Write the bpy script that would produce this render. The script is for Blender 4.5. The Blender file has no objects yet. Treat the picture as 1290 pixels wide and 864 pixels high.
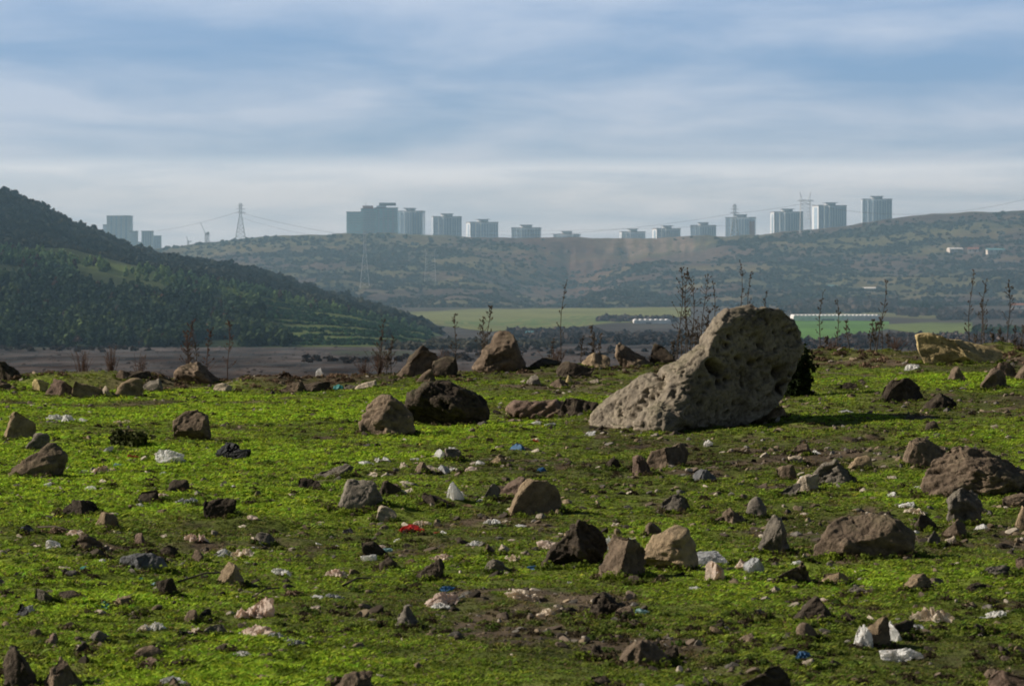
import bpy, math, random
import numpy as np
from mathutils import Vector, Matrix

R = math.radians
SC = bpy.context.scene
COL = SC.collection
F = 3583.0            # focal length in photograph pixels (100 mm lens)
EYE = 2.5             # eye height above the near ground
CX, HY = 645.0, 365.0 # principal column and horizon row
rng = np.random.default_rng(7)
random.seed(7)

# ------------------------------------------------------------------ noise
def _hash(ix, iy, iz, seed):
    h = (ix.astype(np.int64) * 374761393 + iy.astype(np.int64) * 668265263 + iz.astype(np.int64) * 2147483647 + seed * 974634777) & 0xffffffff
    h = ((h ^ (h >> 13)) * 1274126177) & 0xffffffff
    h = ((h ^ (h >> 16)) * 2246822519) & 0xffffffff
    return ((h ^ (h >> 15)) & 0xffffff) / float(0xffffff) * 2 - 1

def vnoise(x, y, z=None, seed=0):
    x = np.asarray(x, float); y = np.asarray(y, float)
    z = np.zeros_like(x) if z is None else np.asarray(z, float)
    fx, fy, fz = np.floor(x), np.floor(y), np.floor(z)
    tx, ty, tz = x - fx, y - fy, z - fz
    tx = tx*tx*tx*(tx*(tx*6-15)+10); ty = ty*ty*ty*(ty*(ty*6-15)+10); tz = tz*tz*tz*(tz*(tz*6-15)+10)
    r = 0
    zs = (0, 1) if np.any(tz > 0) else (0,)
    for dz in zs:
        wz = tz if dz else 1 - tz
        for dy in (0, 1):
            wy = ty if dy else 1 - ty
            for dx in (0, 1):
                wx = tx if dx else 1 - tx
                r = r + wx * wy * wz * _hash(fx + dx, fy + dy, fz + dz, seed)
    return r

def fbm(x, y, z=None, seed=0, oct=4, gain=.5, lac=2.03):
    a, s, r = 1.0, 0.0, 0
    x = np.asarray(x, float); y = np.asarray(y, float)
    z = None if z is None else np.asarray(z, float)
    for o in range(oct):
        r = r + a * vnoise(x, y, z, seed + o * 17); s += a
        a *= gain; x = x * lac + 3.1; y = y * lac + 1.7
        if z is not None: z = z * lac + 5.3
    return r / s

def sstep(a, b, x):
    t = np.clip((np.asarray(x, float) - a) / (b - a), 0, 1)
    return t * t * (3 - 2 * t)

# ------------------------------------------------------------------ terrain
RX = [-700,-200, 100, 200, 250, 330, 400, 480, 560, 600, 650, 700, 760, 800, 860, 930,1000,1050,1100,1160,1220,1290,1500,2200]
RY = [ 330, 322, 318, 313, 306, 298, 295, 294, 296, 299, 301, 299, 300, 300, 298, 297, 292, 287, 278, 270, 267, 265, 262, 262]

def zterr(x, Y, detail=True):
    x = np.asarray(x, float); Y = np.asarray(Y, float)
    Yc = np.maximum(Y, 12.0)
    px = CX + x / Yc * F
    # near knoll
    z = .52 * sstep(560, 1250, px) * sstep(30, 82, Y)
    z = z - .30 * sstep(640, 330, px) * sstep(58, 80, Y)
    z = z + .10 * vnoise(x / 9, Y / 9, seed=3) * sstep(14, 22, Y)
    z = z + .085 * fbm(x / 1.7, Y / 1.9, seed=5, oct=3)
    if detail:
        rough = .5 + .5 * sstep(-.2, .4, vnoise(x / 5, Y / 6, seed=9))
        z = z + .07 * rough * fbm(x / .45, Y / .45, seed=11, oct=3)
    crest = 81 + 3 * vnoise(x / 6, 0 * x, seed=21)
    z = z + .24 * np.exp(-((Y - crest + 1) / 3.0) ** 2) * (1 + vnoise(x / 1.7, Y / 2, seed=22))
    d = np.maximum(Y - crest, 0)
    drop = np.where(d < 15, .012 * d * d, 2.7 + .36 * (d - 15))
    zn = np.maximum(z - drop, -26.5)
    # valley
    rel = np.interp(Y, [0, 1900, 2300, 2700], [-29, -29, -23.7, -17])
    zv = rel + EYE + .5 * fbm(x / 40, Y / 40, seed=31, oct=3) * sstep(300, 600, Y)
    far = sstep(180, 320, Y)
    z = zn * (1 - far) + zv * far
    # far hills
    rpy = np.interp(px, RX, RY)
    zr = (HY - rpy) / F * 3800 + EYE
    base = -17 + EYE
    t = np.clip((Y - 2700) / 1100, 0, 1)
    prof = t ** 1.25 * (1 - .25 * np.sin(np.pi * t))
    w = np.sin(np.pi * np.clip(t, 0, 1)) ** .8
    gul = (1 - np.abs(fbm(x / 260 + Y / 900, Y / 420, seed=41, oct=4)) * 2.2)
    zh = base + (zr - base) * prof + w * (13 * gul - 9 + 9 * fbm(x / 90, Y / 90, seed=43, oct=4))
    # saddle between the two hills
    sad = np.exp(-((px - 740 + (3800 - Y) * .06) / 60) ** 2)
    zh = zh - 22 * sad * w
    rimx = sstep(655, 730, px) * sstep(910, 870, px)
    zh = zh - rimx * 9 * sstep(3785, 3740, Y) * sstep(3450, 3720, Y) * (1 + .5 * fbm(px / 11, Y / 200, seed=49, oct=3))
    zh = zh + 2.2 * fbm(x / 28, Y / 28, seed=47, oct=3) * sstep(0, .1, t)
    back = np.clip((Y - 3800) / 1500, 0, 1)
    zh = zh - back * 60 - 10 * sstep(0, .2, back)
    return np.where(Y > 2700, zh, z)

def zat(x, y, detail=True):
    return float(zterr(np.array([x]), np.array([y]), detail)[0])

def ray(px, py, y0=13., y1=108.):
    """first ground point seen through a picture direction"""
    Y = np.geomspace(y0, y1, 1800)
    X = (px - CX) / F * Y
    Z = EYE - (py - HY) / F * Y
    g = zterr(X, Y)
    k = np.nonzero(Z <= g)[0]
    if len(k) == 0:
        i = int(np.argmin(np.where(Y < 86, Z - g, 99)))
    else: i = int(k[0])
    return float(X[i]), float(Y[i]), float(g[i])

def at(px, py, Y):
    return Vector(((px - CX) / F * Y, Y, EYE + (HY - py) / F * Y))

# ------------------------------------------------------------------ mesh helpers
def np_mesh(name, verts, faces, mat=None, parent=None, smooth=True, col=None, loc=None):
    verts = np.asarray(verts, np.float32); faces = np.asarray(faces, np.int32)
    me = bpy.data.meshes.new(name)
    k = faces.shape[1]
    me.vertices.add(len(verts)); me.vertices.foreach_set('co', verts.ravel())
    me.loops.add(faces.size); me.loops.foreach_set('vertex_index', faces.ravel())
    me.polygons.add(len(faces))
    me.polygons.foreach_set('loop_start', np.arange(0, faces.size, k, dtype=np.int32))
    me.polygons.foreach_set('loop_total', np.full(len(faces), k, np.int32))
    me.polygons.foreach_set('use_smooth', np.full(len(faces), smooth))
    me.update(calc_edges=True)
    if col is not None:
        ca = me.color_attributes.new('tint', 'FLOAT_COLOR', 'POINT')
        c = np.ones((len(verts), 4), np.float32); c[:, :3] = col
        ca.data.foreach_set('color', c.ravel())
    if mat: me.materials.append(mat)
    o = bpy.data.objects.new(name, me); COL.objects.link(o)
    if parent: o.parent = parent
    if loc is not None: o.location = loc
    return o

class MB:
    def __init__(s): s.v = []; s.f = []
    def box(s, x0, x1, y0, y1, z0, z1):
        b = len(s.v)
        s.v += [(x0,y0,z0),(x1,y0,z0),(x1,y1,z0),(x0,y1,z0),(x0,y0,z1),(x1,y0,z1),(x1,y1,z1),(x0,y1,z1)]
        s.f += [tuple(b+i for i in q) for q in ((0,3,2,1),(4,5,6,7),(0,1,5,4),(1,2,6,5),(2,3,7,6),(3,0,4,7))]
        return s
    def prism(s, pts, z0, z1):
        b = len(s.v); n = len(pts)
        s.v += [(x, y, z0) for x, y in pts] + [(x, y, z1) for x, y in pts]
        for i in range(n):
            j = (i + 1) % n; s.f.append((b+i, b+j, b+n+j, b+n+i))
        s.f.append(tuple(b+n+i for i in range(n))); s.f.append(tuple(b+i for i in reversed(range(n))))
        return s
    def tube(s, pts, r0, r1=None, n=5):
        r1 = r0 if r1 is None else r1
        pts = [Vector(p) for p in pts]; b = len(s.v); m = len(pts)
        for i, p in enumerate(pts):
            t = (pts[min(i+1, m-1)] - pts[max(i-1, 0)])
            t = t.normalized() if t.length > 1e-9 else Vector((0,0,1))
            u = t.cross(Vector((.31,.95,.05))); u.normalize(); w = t.cross(u)
            r = r0 + (r1 - r0) * i / max(m - 1, 1)
            for k in range(n):
                a = 2*math.pi*k/n; q = p + (u*math.cos(a) + w*math.sin(a)) * r; s.v.append(tuple(q))
        for i in range(m-1):
            for k in range(n):
                k2 = (k+1) % n
                s.f.append((b+i*n+k, b+i*n+k2, b+(i+1)*n+k2, b+(i+1)*n+k))
        s.f.append(tuple(b+(m-1)*n+k for k in range(n)))
        return s
    def beam(s, a, b, w): return s.tube([a, b], w, w, 4)
    def ball(s, c, r, seg=5, sq=1.0):
        b = len(s.v); rings = 3
        s.v.append((c[0], c[1], c[2]-r*sq))
        for i in range(1, rings+1):
            ph = math.pi*i/(rings+1)
            for k in range(seg):
                a = 2*math.pi*k/seg + i
                rr = r*(.8+.4*random.random())
                s.v.append((c[0]+rr*math.sin(ph)*math.cos(a), c[1]+rr*math.sin(ph)*math.sin(a), c[2]-r*sq*math.cos(ph)))
        s.v.append((c[0], c[1], c[2]+r*sq)); e = len(s.v)-1
        for k in range(seg): s.f.append((b, b+1+(k+1)%seg, b+1+k))
        for i in range(rings-1):
            for k in range(seg):
                s.f.append((b+1+i*seg+k, b+1+i*seg+(k+1)%seg, b+1+(i+1)*seg+(k+1)%seg, b+1+(i+1)*seg+k))
        for k in range(seg): s.f.append((e, b+1+(rings-1)*seg+k, b+1+(rings-1)*seg+(k+1)%seg))
        return s
    def build(s, name, mat, parent=None, smooth=False, loc=None):
        me = bpy.data.meshes.new(name); me.from_pydata(s.v, [], s.f); me.materials.append(mat)
        if smooth: me.polygons.foreach_set('use_smooth', [True]*len(me.polygons))
        me.update()
        o = bpy.data.objects.new(name, me); COL.objects.link(o)
        if parent: o.parent = parent
        if loc is not None: o.location = loc
        return o

def tag(o, label=None, cat=None, group=None, kind=None):
    if label: o['label'] = label
    if cat: o['category'] = cat
    if group: o['group'] = group
    if kind: o['kind'] = kind
    return o

def empty(name, loc, rz=0):
    o = bpy.data.objects.new(name, None); COL.objects.link(o); o.location = loc; o.rotation_euler = (0,0,rz)
    o.empty_display_size = .1
    return o

def copy_tree(o, parent=None):
    c = o.copy(); COL.objects.link(c); c.parent = parent
    for ch in list(o.children): copy_tree(ch, c)
    return c

# ------------------------------------------------------------------ materials
class NT:
    def __init__(s, name):
        s.m = bpy.data.materials.new(name); s.m.use_nodes = True
        s.t = s.m.node_tree; s.t.nodes.clear()
        s.out = s.n('ShaderNodeOutputMaterial')
    def n(s, typ, **kw):
        nd = s.t.nodes.new(typ)
        for k, v in kw.items():
            if k.startswith('_'): nd.inputs[k[1:].replace('_', ' ')].default_value = v
            else: setattr(nd, k, v)
        return nd
    def l(s, a, b): s.t.links.new(a, b)
    def noise(s, scale, detail=4, rough=.6, vec=None, dist=0):
        nd = s.n('ShaderNodeTexNoise'); nd.inputs['Scale'].default_value = scale
        nd.inputs['Detail'].default_value = detail; nd.inputs['Roughness'].default_value = rough
        nd.inputs['Distortion'].default_value = dist
        if vec is not None: s.l(vec, nd.inputs['Vector'])
        return nd.outputs['Fac']
    def ramp(s, fac, stops, interp='LINEAR'):
        nd = s.n('ShaderNodeValToRGB'); cr = nd.color_ramp; cr.interpolation = interp
        while len(cr.elements) > 1: cr.elements.remove(cr.elements[-1])
        for i, (p, c) in enumerate(stops):
            e = cr.elements[0] if i == 0 else cr.elements.new(p)
            e.position = p; c = (c, c, c) if isinstance(c, (int, float)) else c
            e.color = (c[0], c[1], c[2], 1)
        s.l(fac, nd.inputs['Fac']); return nd.outputs['Color']
    def mix(s, fac, a, b, mode='MIX'):
        nd = s.n('ShaderNodeMix', data_type='RGBA', blend_type=mode)
        for v, key in ((fac, 0), (a, 6), (b, 7)):
            if isinstance(v, (int, float)): nd.inputs[key].default_value = v if key == 0 else (v, v, v, 1)
            elif isinstance(v, tuple): nd.inputs[key].default_value = (v[0], v[1], v[2], 1)
            else: s.l(v, nd.inputs[key])
        return nd.outputs[2]
    def coord(s, which='Object', scale=None):
        c = s.n('ShaderNodeTexCoord').outputs[which]
        if scale:
            mp = s.n('ShaderNodeMapping'); mp.inputs['Scale'].default_value = scale; s.l(c, mp.inputs['Vector']); c = mp.outputs['Vector']
        return c
    def bump(s, h, strength, dist):
        nd = s.n('ShaderNodeBump'); nd.inputs['Strength'].default_value = strength; nd.inputs['Distance'].default_value = dist
        s.l(h, nd.inputs['Height']); return nd.outputs['Normal']
    def pbr(s, col, rough=.9, nrm=None, metal=0, spec=.3):
        b = s.n('ShaderNodeBsdfPrincipled')
        if isinstance(col, tuple): b.inputs['Base Color'].default_value = (*col[:3], 1)
        else: s.l(col, b.inputs['Base Color'])
        b.inputs['Roughness'].default_value = rough; b.inputs['Metallic'].default_value = metal
        b.inputs['Specular IOR Level'].default_value = spec
        if nrm is not None: s.l(nrm, b.inputs['Normal'])
        return b
    def done(s, b): s.l(b.outputs[0], s.out.inputs['Surface']); return s.m

def simple(name, col, rough=.8, metal=0, var=.15, scale=2.0, spec=.3):
    t = NT(name); c = t.coord()
    f = t.noise(scale, 4, .6, c)
    cc = t.mix(1.0, col, t.ramp(f, [(.3, 1 - var), (.7, 1 + var)]), 'MULTIPLY')
    return t.done(t.pbr(cc, rough, None, metal, spec))

def rock_material():
    t = NT('weathered_rock')
    c = t.coord()
    oi = t.n('ShaderNodeObjectInfo')
    n1 = t.noise(1.7, 6, .65, c); n2 = t.noise(9, 5, .7, c, .5); n3 = t.noise(34, 4, .75, c)
    base = t.mix(1.0, oi.outputs['Color'], t.ramp(n1, [(.28, (.6,.57,.54)), (.5, (1.25,1.2,1.14)), (.72, (1.85,1.75,1.6))]), 'MULTIPLY')
    base = t.mix(1.0, base, t.ramp(n2, [(.3, .55), (.5, 1.0), (.7, 1.35)]), 'MULTIPLY')
    # soil brown patches and pale lichen
    base = t.mix(t.ramp(n2, [(.56, 0.), (.7, .45)]), base, (.13, .085, .05))
    base = t.mix(t.ramp(n3, [(.60, 0.), (.72, .5)]), base, (.30, .28, .23))
    g = t.n('ShaderNodeNewGeometry'); sp = t.n('ShaderNodeSeparateXYZ'); t.l(g.outputs['Normal'], sp.inputs[0])
    moss = t.n('ShaderNodeMath', operation='MULTIPLY'); t.l(t.ramp(sp.outputs['Z'], [(.35, 0.), (.8, .55)]), moss.inputs[0])
    t.l(t.ramp(n1, [(.45, 0.), (.6, 1.)]), moss.inputs[1])
    base = t.mix(moss.outputs[0], base, (.085, .085, .04))
    # crevices darker
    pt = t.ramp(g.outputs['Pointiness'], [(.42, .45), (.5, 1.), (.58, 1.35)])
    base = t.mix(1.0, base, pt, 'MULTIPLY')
    h = t.mix(.45, n2, n3)
    vor = t.n('ShaderNodeTexVoronoi', feature='DISTANCE_TO_EDGE'); vor.inputs['Scale'].default_value = 5; t.l(c, vor.inputs['Vector'])
    h = t.mix(.12, h, t.ramp(vor.outputs[0], [(0., 0.), (.08, 1.)]))
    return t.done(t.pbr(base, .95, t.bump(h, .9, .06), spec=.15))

def tint_material(name, rough=.95, tr=0., var=.35, scale=20., bump=0., extra=None):
    """vertex tint times procedural noise, with an optional translucent share for leaves"""
    t = NT(name); c = t.coord()
    at_ = t.n('ShaderNodeAttribute'); at_.attribute_name = 'tint'
    f = t.noise(scale, 5, .7, c)
    cc = t.mix(1.0, at_.outputs['Color'], t.ramp(f, [(.28, 1 - var), (.72, 1 + var)]), 'MULTIPLY')
    if extra: cc = extra(t, c, cc)
    nr = t.bump(f, .8, bump) if bump else None
    b = t.pbr(cc, rough, nr, spec=.12)
    if tr:
        tl = t.n('ShaderNodeBsdfTranslucent'); t.l(cc, tl.inputs[0])
        mx = t.n('ShaderNodeMixShader'); mx.inputs[0].default_value = tr
        t.l(b.outputs[0], mx.inputs[1]); t.l(tl.outputs[0], mx.inputs[2]); b = mx
    return t.done(b)

def plastic_material():
    t = NT('crumpled_plastic'); c = t.coord(); oi = t.n('ShaderNodeObjectInfo')
    f = t.noise(16, 5, .7, c, .8); f2 = t.noise(45, 3, .6, c)
    cc = t.mix(1.0, oi.outputs['Color'], t.ramp(f, [(.3, (.66,.60,.52)), (.5, (1,1,1)), (.8, (1.1,1.1,1.1))]), 'MULTIPLY')
    b = t.pbr(cc, .5, t.bump(t.mix(.4, f, f2), .7, .03), spec=.4)
    tl = t.n('ShaderNodeBsdfTranslucent'); t.l(cc, tl.inputs[0])
    mx = t.n('ShaderNodeMixShader'); mx.inputs[0].default_value = .42
    t.l(b.outputs[0], mx.inputs[1]); t.l(tl.outputs[0], mx.inputs[2])
    return t.done(mx)

M = {}
M['rock'] = rock_material()
M['plastic'] = plastic_material()
M['grass'] = tint_material('short_grass', .7, .45, .2, 4.)
M['leaf'] = tint_material('leaves', .8, .2, .3, .3)
M['dry'] = simple('dry_stalk', (.085, .066, .048), .95, var=.4, scale=8)
M['twig'] = simple('brown_twig', (.10, .06, .042), .95, var=.4, scale=3)
M['bark'] = simple('bark', (.08, .06, .045), .95, var=.3, scale=3)
M['steel'] = simple('galvanised_steel', (.24, .26, .28), .6, .3, .1, 1)
M['pale_steel'] = simple('pale_steel', (.62, .64, .66), .5, .2, .1, 1)
M['wire'] = simple('power_line', (.12, .12, .13), .6, .5, .05, 1)
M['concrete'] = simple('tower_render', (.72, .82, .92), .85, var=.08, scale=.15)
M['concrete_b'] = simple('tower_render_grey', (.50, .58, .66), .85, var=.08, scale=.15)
M['slab'] = simple('floor_slab', (.60, .68, .76), .8, var=.06, scale=.3)
M['glass'] = simple('tower_window_glass', (.34, .50, .68), .2, 0, .2, .3, .8)
M['curtain'] = simple('curtain_wall_glass', (.34, .62, .70), .25, 0, .25, .12, .8)
M['red'] = simple('red_cladding', (.42, .16, .12), .8)
M['dark'] = simple('dark_concrete', (.24, .26, .30), .9)
M['sheet'] = simple('greenhouse_film', (.85, .86, .86), .5, var=.12, scale=.3)
M['roof'] = simple('tile_roof', (.28, .13, .09), .9)
M['whitewall'] = simple('white_wall', (.6, .58, .55), .9)
M['teal'] = simple('teal_roof', (.12, .28, .32), .8)

# ------------------------------------------------------------------ ground (one sheet to the horizon)
def near_masks(x, Y):
    """dirt share 0..1 and lushness 0..1 over the knoll, both carrying painted light and shade"""
    px = CX + x / np.maximum(Y, 12) * F
    py = HY + EYE / np.maximum(Y, 12) * F
    n = fbm(x / .8, Y / 1.3, seed=61, oct=5, gain=.6)
    b = fbm(x / 5., Y / 7., seed=63, oct=3)
    lush_lit = .50 + .8 * b + .35 * vnoise(x / 1.6, Y / 3.2, seed=64) + .42 * sstep(620, 120, px) - .28 * sstep(600, 760, px) * sstep(640, 560, py) - .22 * sstep(760, 800, py)  # left painted brighter as sunlit, middle right darker as cloud shade, bottom mossier
    lush_lit = lush_lit + .25 * sstep(475, 500, py) * sstep(540, 510, py)
    dirt = sstep(.02, .42, n - .42 * (lush_lit - .45) - .17)
    # trodden path at the left, brown crest, bank in the middle
    path = np.exp(-((py - 503 - 2 * np.sin(px / 50)) / 3.2) ** 2) * sstep(420, 300, px)
    crest = sstep(75 - 3 * sstep(620, 300, px), 81 - 2 * sstep(620, 300, px), Y + 5 * fbm(x / 2, Y / 2, seed=65, oct=3))
    bank = np.exp(-((px - 670) / 90) ** 2 - ((py - 520) / 13) ** 2)
    shade = np.exp(-((px - 1010) / 120) ** 2 - ((py - 520) / 16) ** 2)  # shade right of the huge boulder, painted in as extra dirt
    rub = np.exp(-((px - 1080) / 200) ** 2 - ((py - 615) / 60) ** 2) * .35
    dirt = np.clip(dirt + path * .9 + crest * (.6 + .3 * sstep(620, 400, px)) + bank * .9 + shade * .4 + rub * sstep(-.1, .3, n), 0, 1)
    return dirt, np.clip(lush_lit, 0, 1), px, py

def ground_colours(x, Y):
    dirt, lush_lit, px, py = near_masks(x, Y)
    def C(*c): return np.array(c)[None, :]
    s = fbm(x / .5, Y / .5, seed=71, oct=3)[:, None]
    soil = C(.11, .08, .05) * (1 + .5 * s)
    under = C(.085, .095, .026) * (1 - lush_lit[:, None]) + C(.19, .25, .026) * lush_lit[:, None]
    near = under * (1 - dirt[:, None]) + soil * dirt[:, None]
    # dry lake bed
    n = fbm(x / 30, Y / 60, seed=81, oct=5)
    bed = C(.066, .056, .052) * (1 + 1.1 * n[:, None] + .7 * fbm(x / 12, Y / 30, seed=82, oct=4)[:, None]) + C(.02, .0, -.01) * fbm(x / 8, Y / 18, seed=83, oct=3)[:, None]
    g = (sstep(.18, .45, fbm(x / 60, Y / 120, seed=85, oct=3)) * sstep(1150, 1350, Y))[:, None] * .7
    bed = bed * (1 - g) + C(.04, .06, .022) * g
    # valley scrub
    v = fbm(x / 35, Y / 90, seed=87, oct=5)[:, None]
    scrub = C(.065, .055, .045) + C(.03, .03, .02) * v
    k = sstep(1480, 1620, Y)[:, None]
    mid = bed * (1 - k) + scrub * k
    # far hills: scrub, brown earth and pale grass bands
    h1 = fbm(x / 230, Y / 90, seed=91, oct=5)
    h2 = fbm(x / 60, Y / 30, seed=93, oct=4)
    g1 = sstep(.0, .3, h1 + .4 * h2)[:, None]
    brown = C(.080, .058, .052) + C(.04, .025, .015) * h2[:, None]
    darkg = C(.045, .052, .032) + C(.02, .02, .01) * h2[:, None]
    grass = C(.125, .115, .055) * (1 + .4 * h2[:, None])
    d1 = sstep(-.15, .15, fbm(x / 120, Y / 60, seed=95, oct=4))[:, None]
    hill = darkg * (1 - d1) + brown * d1
    hill = hill * (1 - g1 * .6) + grass * g1 * .6
    # pale quarry scarp at the saddle
    gl = np.abs(fbm(px / 9, Y / 300, seed=97, oct=3)) * 2.5
    q = (sstep(740, 790, px) * sstep(905, 860, px) * sstep(3640, 3740, Y - 110 * h2) * np.clip(1.0 - .7 * gl, 0, 1))[:, None]
    hill = hill * (1 - q) + C(.21, .165, .14) * q
    red = (np.exp(-((px - 720) / 90) ** 2) * sstep(3100, 3500, Y) * .75 * (1 - q[:, 0]))[:, None]
    hill = hill * (1 - red) + C(.10, .055, .045) * red
    k2 = sstep(2640, 2740, Y + 60 * h1)[:, None]
    far = mid * (1 - k2) + hill * k2
    kk = sstep(150, 400, Y)[:, None]
    return np.clip(near * (1 - kk) + far * kk, .004, .8)

def make_ground():
    Y = np.concatenate([np.linspace(-40, 11, 12), np.geomspace(12, 17, 40)[:-1], np.geomspace(17, 92, 760)[:-1],
                        np.geomspace(92, 600, 60)[:-1], np.geomspace(600, 2700, 240)[:-1], np.linspace(2700, 3900, 330)[:-1], np.geomspace(3900, 14000, 40)])
    c = np.linspace(-.25, .25, 560)
    t = np.concatenate([np.linspace(-1.6, -.25, 60)[:-1], c, np.linspace(.25, 1.6, 60)[1:]])
    T, YY = np.meshgrid(t, Y)
    X = T * np.maximum(YY, 12)
    x = X.ravel(); y = YY.ravel()
    z = zterr(x, y)
    nY, nX = X.shape
    i = np.arange(nY - 1)[:, None] * nX + np.arange(nX - 1)[None, :]
    f = np.stack([i, i + 1, i + nX + 1, i + nX], -1).reshape(-1, 4)
    def extra(t_, c_, cc):
        # fine soil and leaf mottling close by, coarse scrub mottling far off
        f1 = t_.noise(55, 4, .7, c_)
        cc = t_.mix(1.0, cc, t_.ramp(f1, [(.32, .6), (.5, 1.), (.68, 1.45)]), 'MULTIPLY')
        f2 = t_.noise(.11, 6, .75, c_)
        return t_.mix(1.0, cc, t_.ramp(f2, [(.34, .6), (.5, 1.), (.66, 1.4)]), 'MULTIPLY')
    m = tint_material('ground_cover', .95, 0, .3, 7., .05, extra)
    o = np_mesh('ground', np.stack([x, y, z], 1), f, m, smooth=True, col=ground_colours(x, y))
    tag(o, kind='structure')
make_ground()

# valley fields: thin sheets draped just above the valley floor
def drape(name, top, bot, col, seed):
    """top / bot: (direction column, row) polylines of the far and near edge"""
    xs = np.linspace(top[0][0], top[-1][0], 90)
    ty = np.interp(xs, [p[0] for p in top], [p[1] for p in top]); by = np.interp(xs, [p[0] for p in bot], [p[1] for p in bot])
    ty = ty + .6 * vnoise(xs / 25, xs * 0, seed=seed); by = by + 1.2 * vnoise(xs / 22, xs * 0 + 4, seed=seed)
    Ys = np.linspace(1300, 2700, 1200)
    V = []
    for k, pxx in enumerate(xs):
        zz = zterr((pxx - CX) / F * Ys, Ys)
        rows = HY + (EYE - zz) / Ys * F
        def inv(r): return float(np.interp(-r, -rows, Ys))
        y0, y1 = inv(by[k]), inv(ty[k])
        for s_ in np.linspace(0, 1, 24):
            V.append(((pxx - CX) / F * (y0 + (y1 - y0) * s_), y0 + (y1 - y0) * s_))
    V = np.array(V); z = zterr(V[:, 0], V[:, 1]) + .35
    n = fbm(V[:, 0] / 50, V[:, 1] / 60, seed=seed, oct=4)[:, None]
    st = np.sin(V[:, 1] / 11 + V[:, 0] / 60)[:, None] * .06
    c = np.array(col)[None] * (1 + .35 * n + st)
    i = np.arange(89)[:, None] * 24 + np.arange(23)[None, :]
    f = np.stack([i, i + 24, i + 25, i + 1], -1).reshape(-1, 4)
    o = np_mesh(name, np.column_stack([V, z]), f, M['field'], col=c)
    tag(o, kind='structure')
M['field'] = tint_material('field_grass', .95, 0, .25, .15)
drape('field', [(505,394),(600,390),(700,389),(800,388),(870,387)], [(505,402),(560,412),(620,417),(700,414),(770,408),(870,398)], (.17,.185,.062), 301)
drape('field', [(560,405),(640,402),(720,399),(800,398)], [(560,411),(640,413),(720,411),(800,404)], (.11,.17,.045), 303)
drape('field', [(985,405),(1060,404),(1120,405)], [(985,436),(1060,429),(1120,415)], (.10,.21,.035), 305)
drape('field', [(1110,409),(1170,406),(1225,407)], [(1110,414),(1160,422),(1225,424)], (.14,.18,.05), 307)
drape('field', [(1040,392),(1120,394),(1190,397)], [(1040,396),(1120,400),(1190,402)], (.15,.15,.07), 309)
drape('field', [(640,420),(700,424),(760,430)], [(640,425),(700,429),(760,433)], (.11,.13,.05), 311)

# ------------------------------------------------------------------ near-left hill
SX = [-700,-300,-100, 0, 40, 80, 120, 160, 200, 240, 290, 340, 400, 450, 500, 540, 575]
SY = [ 150, 180, 215,237,253,272,290,308,322,330,335,345,367,380,394,408,430]
FX = [-700,-300, 0, 100,180,260,350,450,530,575]
FY = [ 260, 280,303,318,333,347,365,387,409,433]
HB = 1443.0
def hill_point(px, t):
    S = np.interp(px, SX, SY); Fr = np.interp(px, FX, FY)
    py = np.where(t < .5, 437 + (Fr - 437) * (1 - (1 - np.clip(t / .5, 0, 1)) ** 1.15),
         np.where(t < .58, Fr + 1, Fr + (S - Fr) * np.clip((t - .58) / .42, 0, 1) ** .85))
    Y = HB + t * 700
    z = EYE + (HY - py) / F * Y
    z = np.where(t > 1, EYE + (HY - S) / F * (HB + 700) - (t - 1) * 320, z)
    x = (px - CX) / F * Y
    e = sstep(0, .08, t) * np.where(t > 1, 1, 1)
    z = z + e * (3.0 * fbm(x / 45, Y / 45, seed=101, oct=4) - 3.5 * np.abs(vnoise(x / 60 + Y / 160, Y / 300, seed=105)) * np.sin(np.pi * np.clip(t, 0, 1)))
    return x, Y, z
def make_hill():
    p = np.linspace(-700, 575, 420); t = np.linspace(-.02, 1.5, 260)
    P, T = np.meshgrid(p, t)
    x, y, z = hill_point(P.ravel(), T.ravel())
    z = np.where(T.ravel() < 0, z - 3, z)
    n = fbm(x / 25, y / 25, seed=111, oct=4)[:, None]
    tt = T.ravel()[:, None]
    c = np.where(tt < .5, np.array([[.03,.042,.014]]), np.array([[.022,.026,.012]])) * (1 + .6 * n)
    sunlit_planted = np.clip(np.exp(-((tt - .43) / .05) ** 2) + .7 * (sstep(330, 390, P.ravel())[:, None]) * (tt < .5), 0, 1) * ( sstep(60, 140, P.ravel())[:, None])  # sunlit strip put into the soil colour, plus paler ground under the plantation
    c = c * (1 - sunlit_planted) + np.array([[.13, .17, .045]]) * sunlit_planted
    nX = len(p); i = np.arange(len(t) - 1)[:, None] * nX + np.arange(nX - 1)[None, :]
    f = np.stack([i, i + 1, i + nX + 1, i + nX], -1).reshape(-1, 4)
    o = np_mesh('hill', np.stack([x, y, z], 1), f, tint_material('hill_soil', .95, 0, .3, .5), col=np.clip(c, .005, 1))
    tag(o, kind='structure')
make_hill()

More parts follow.
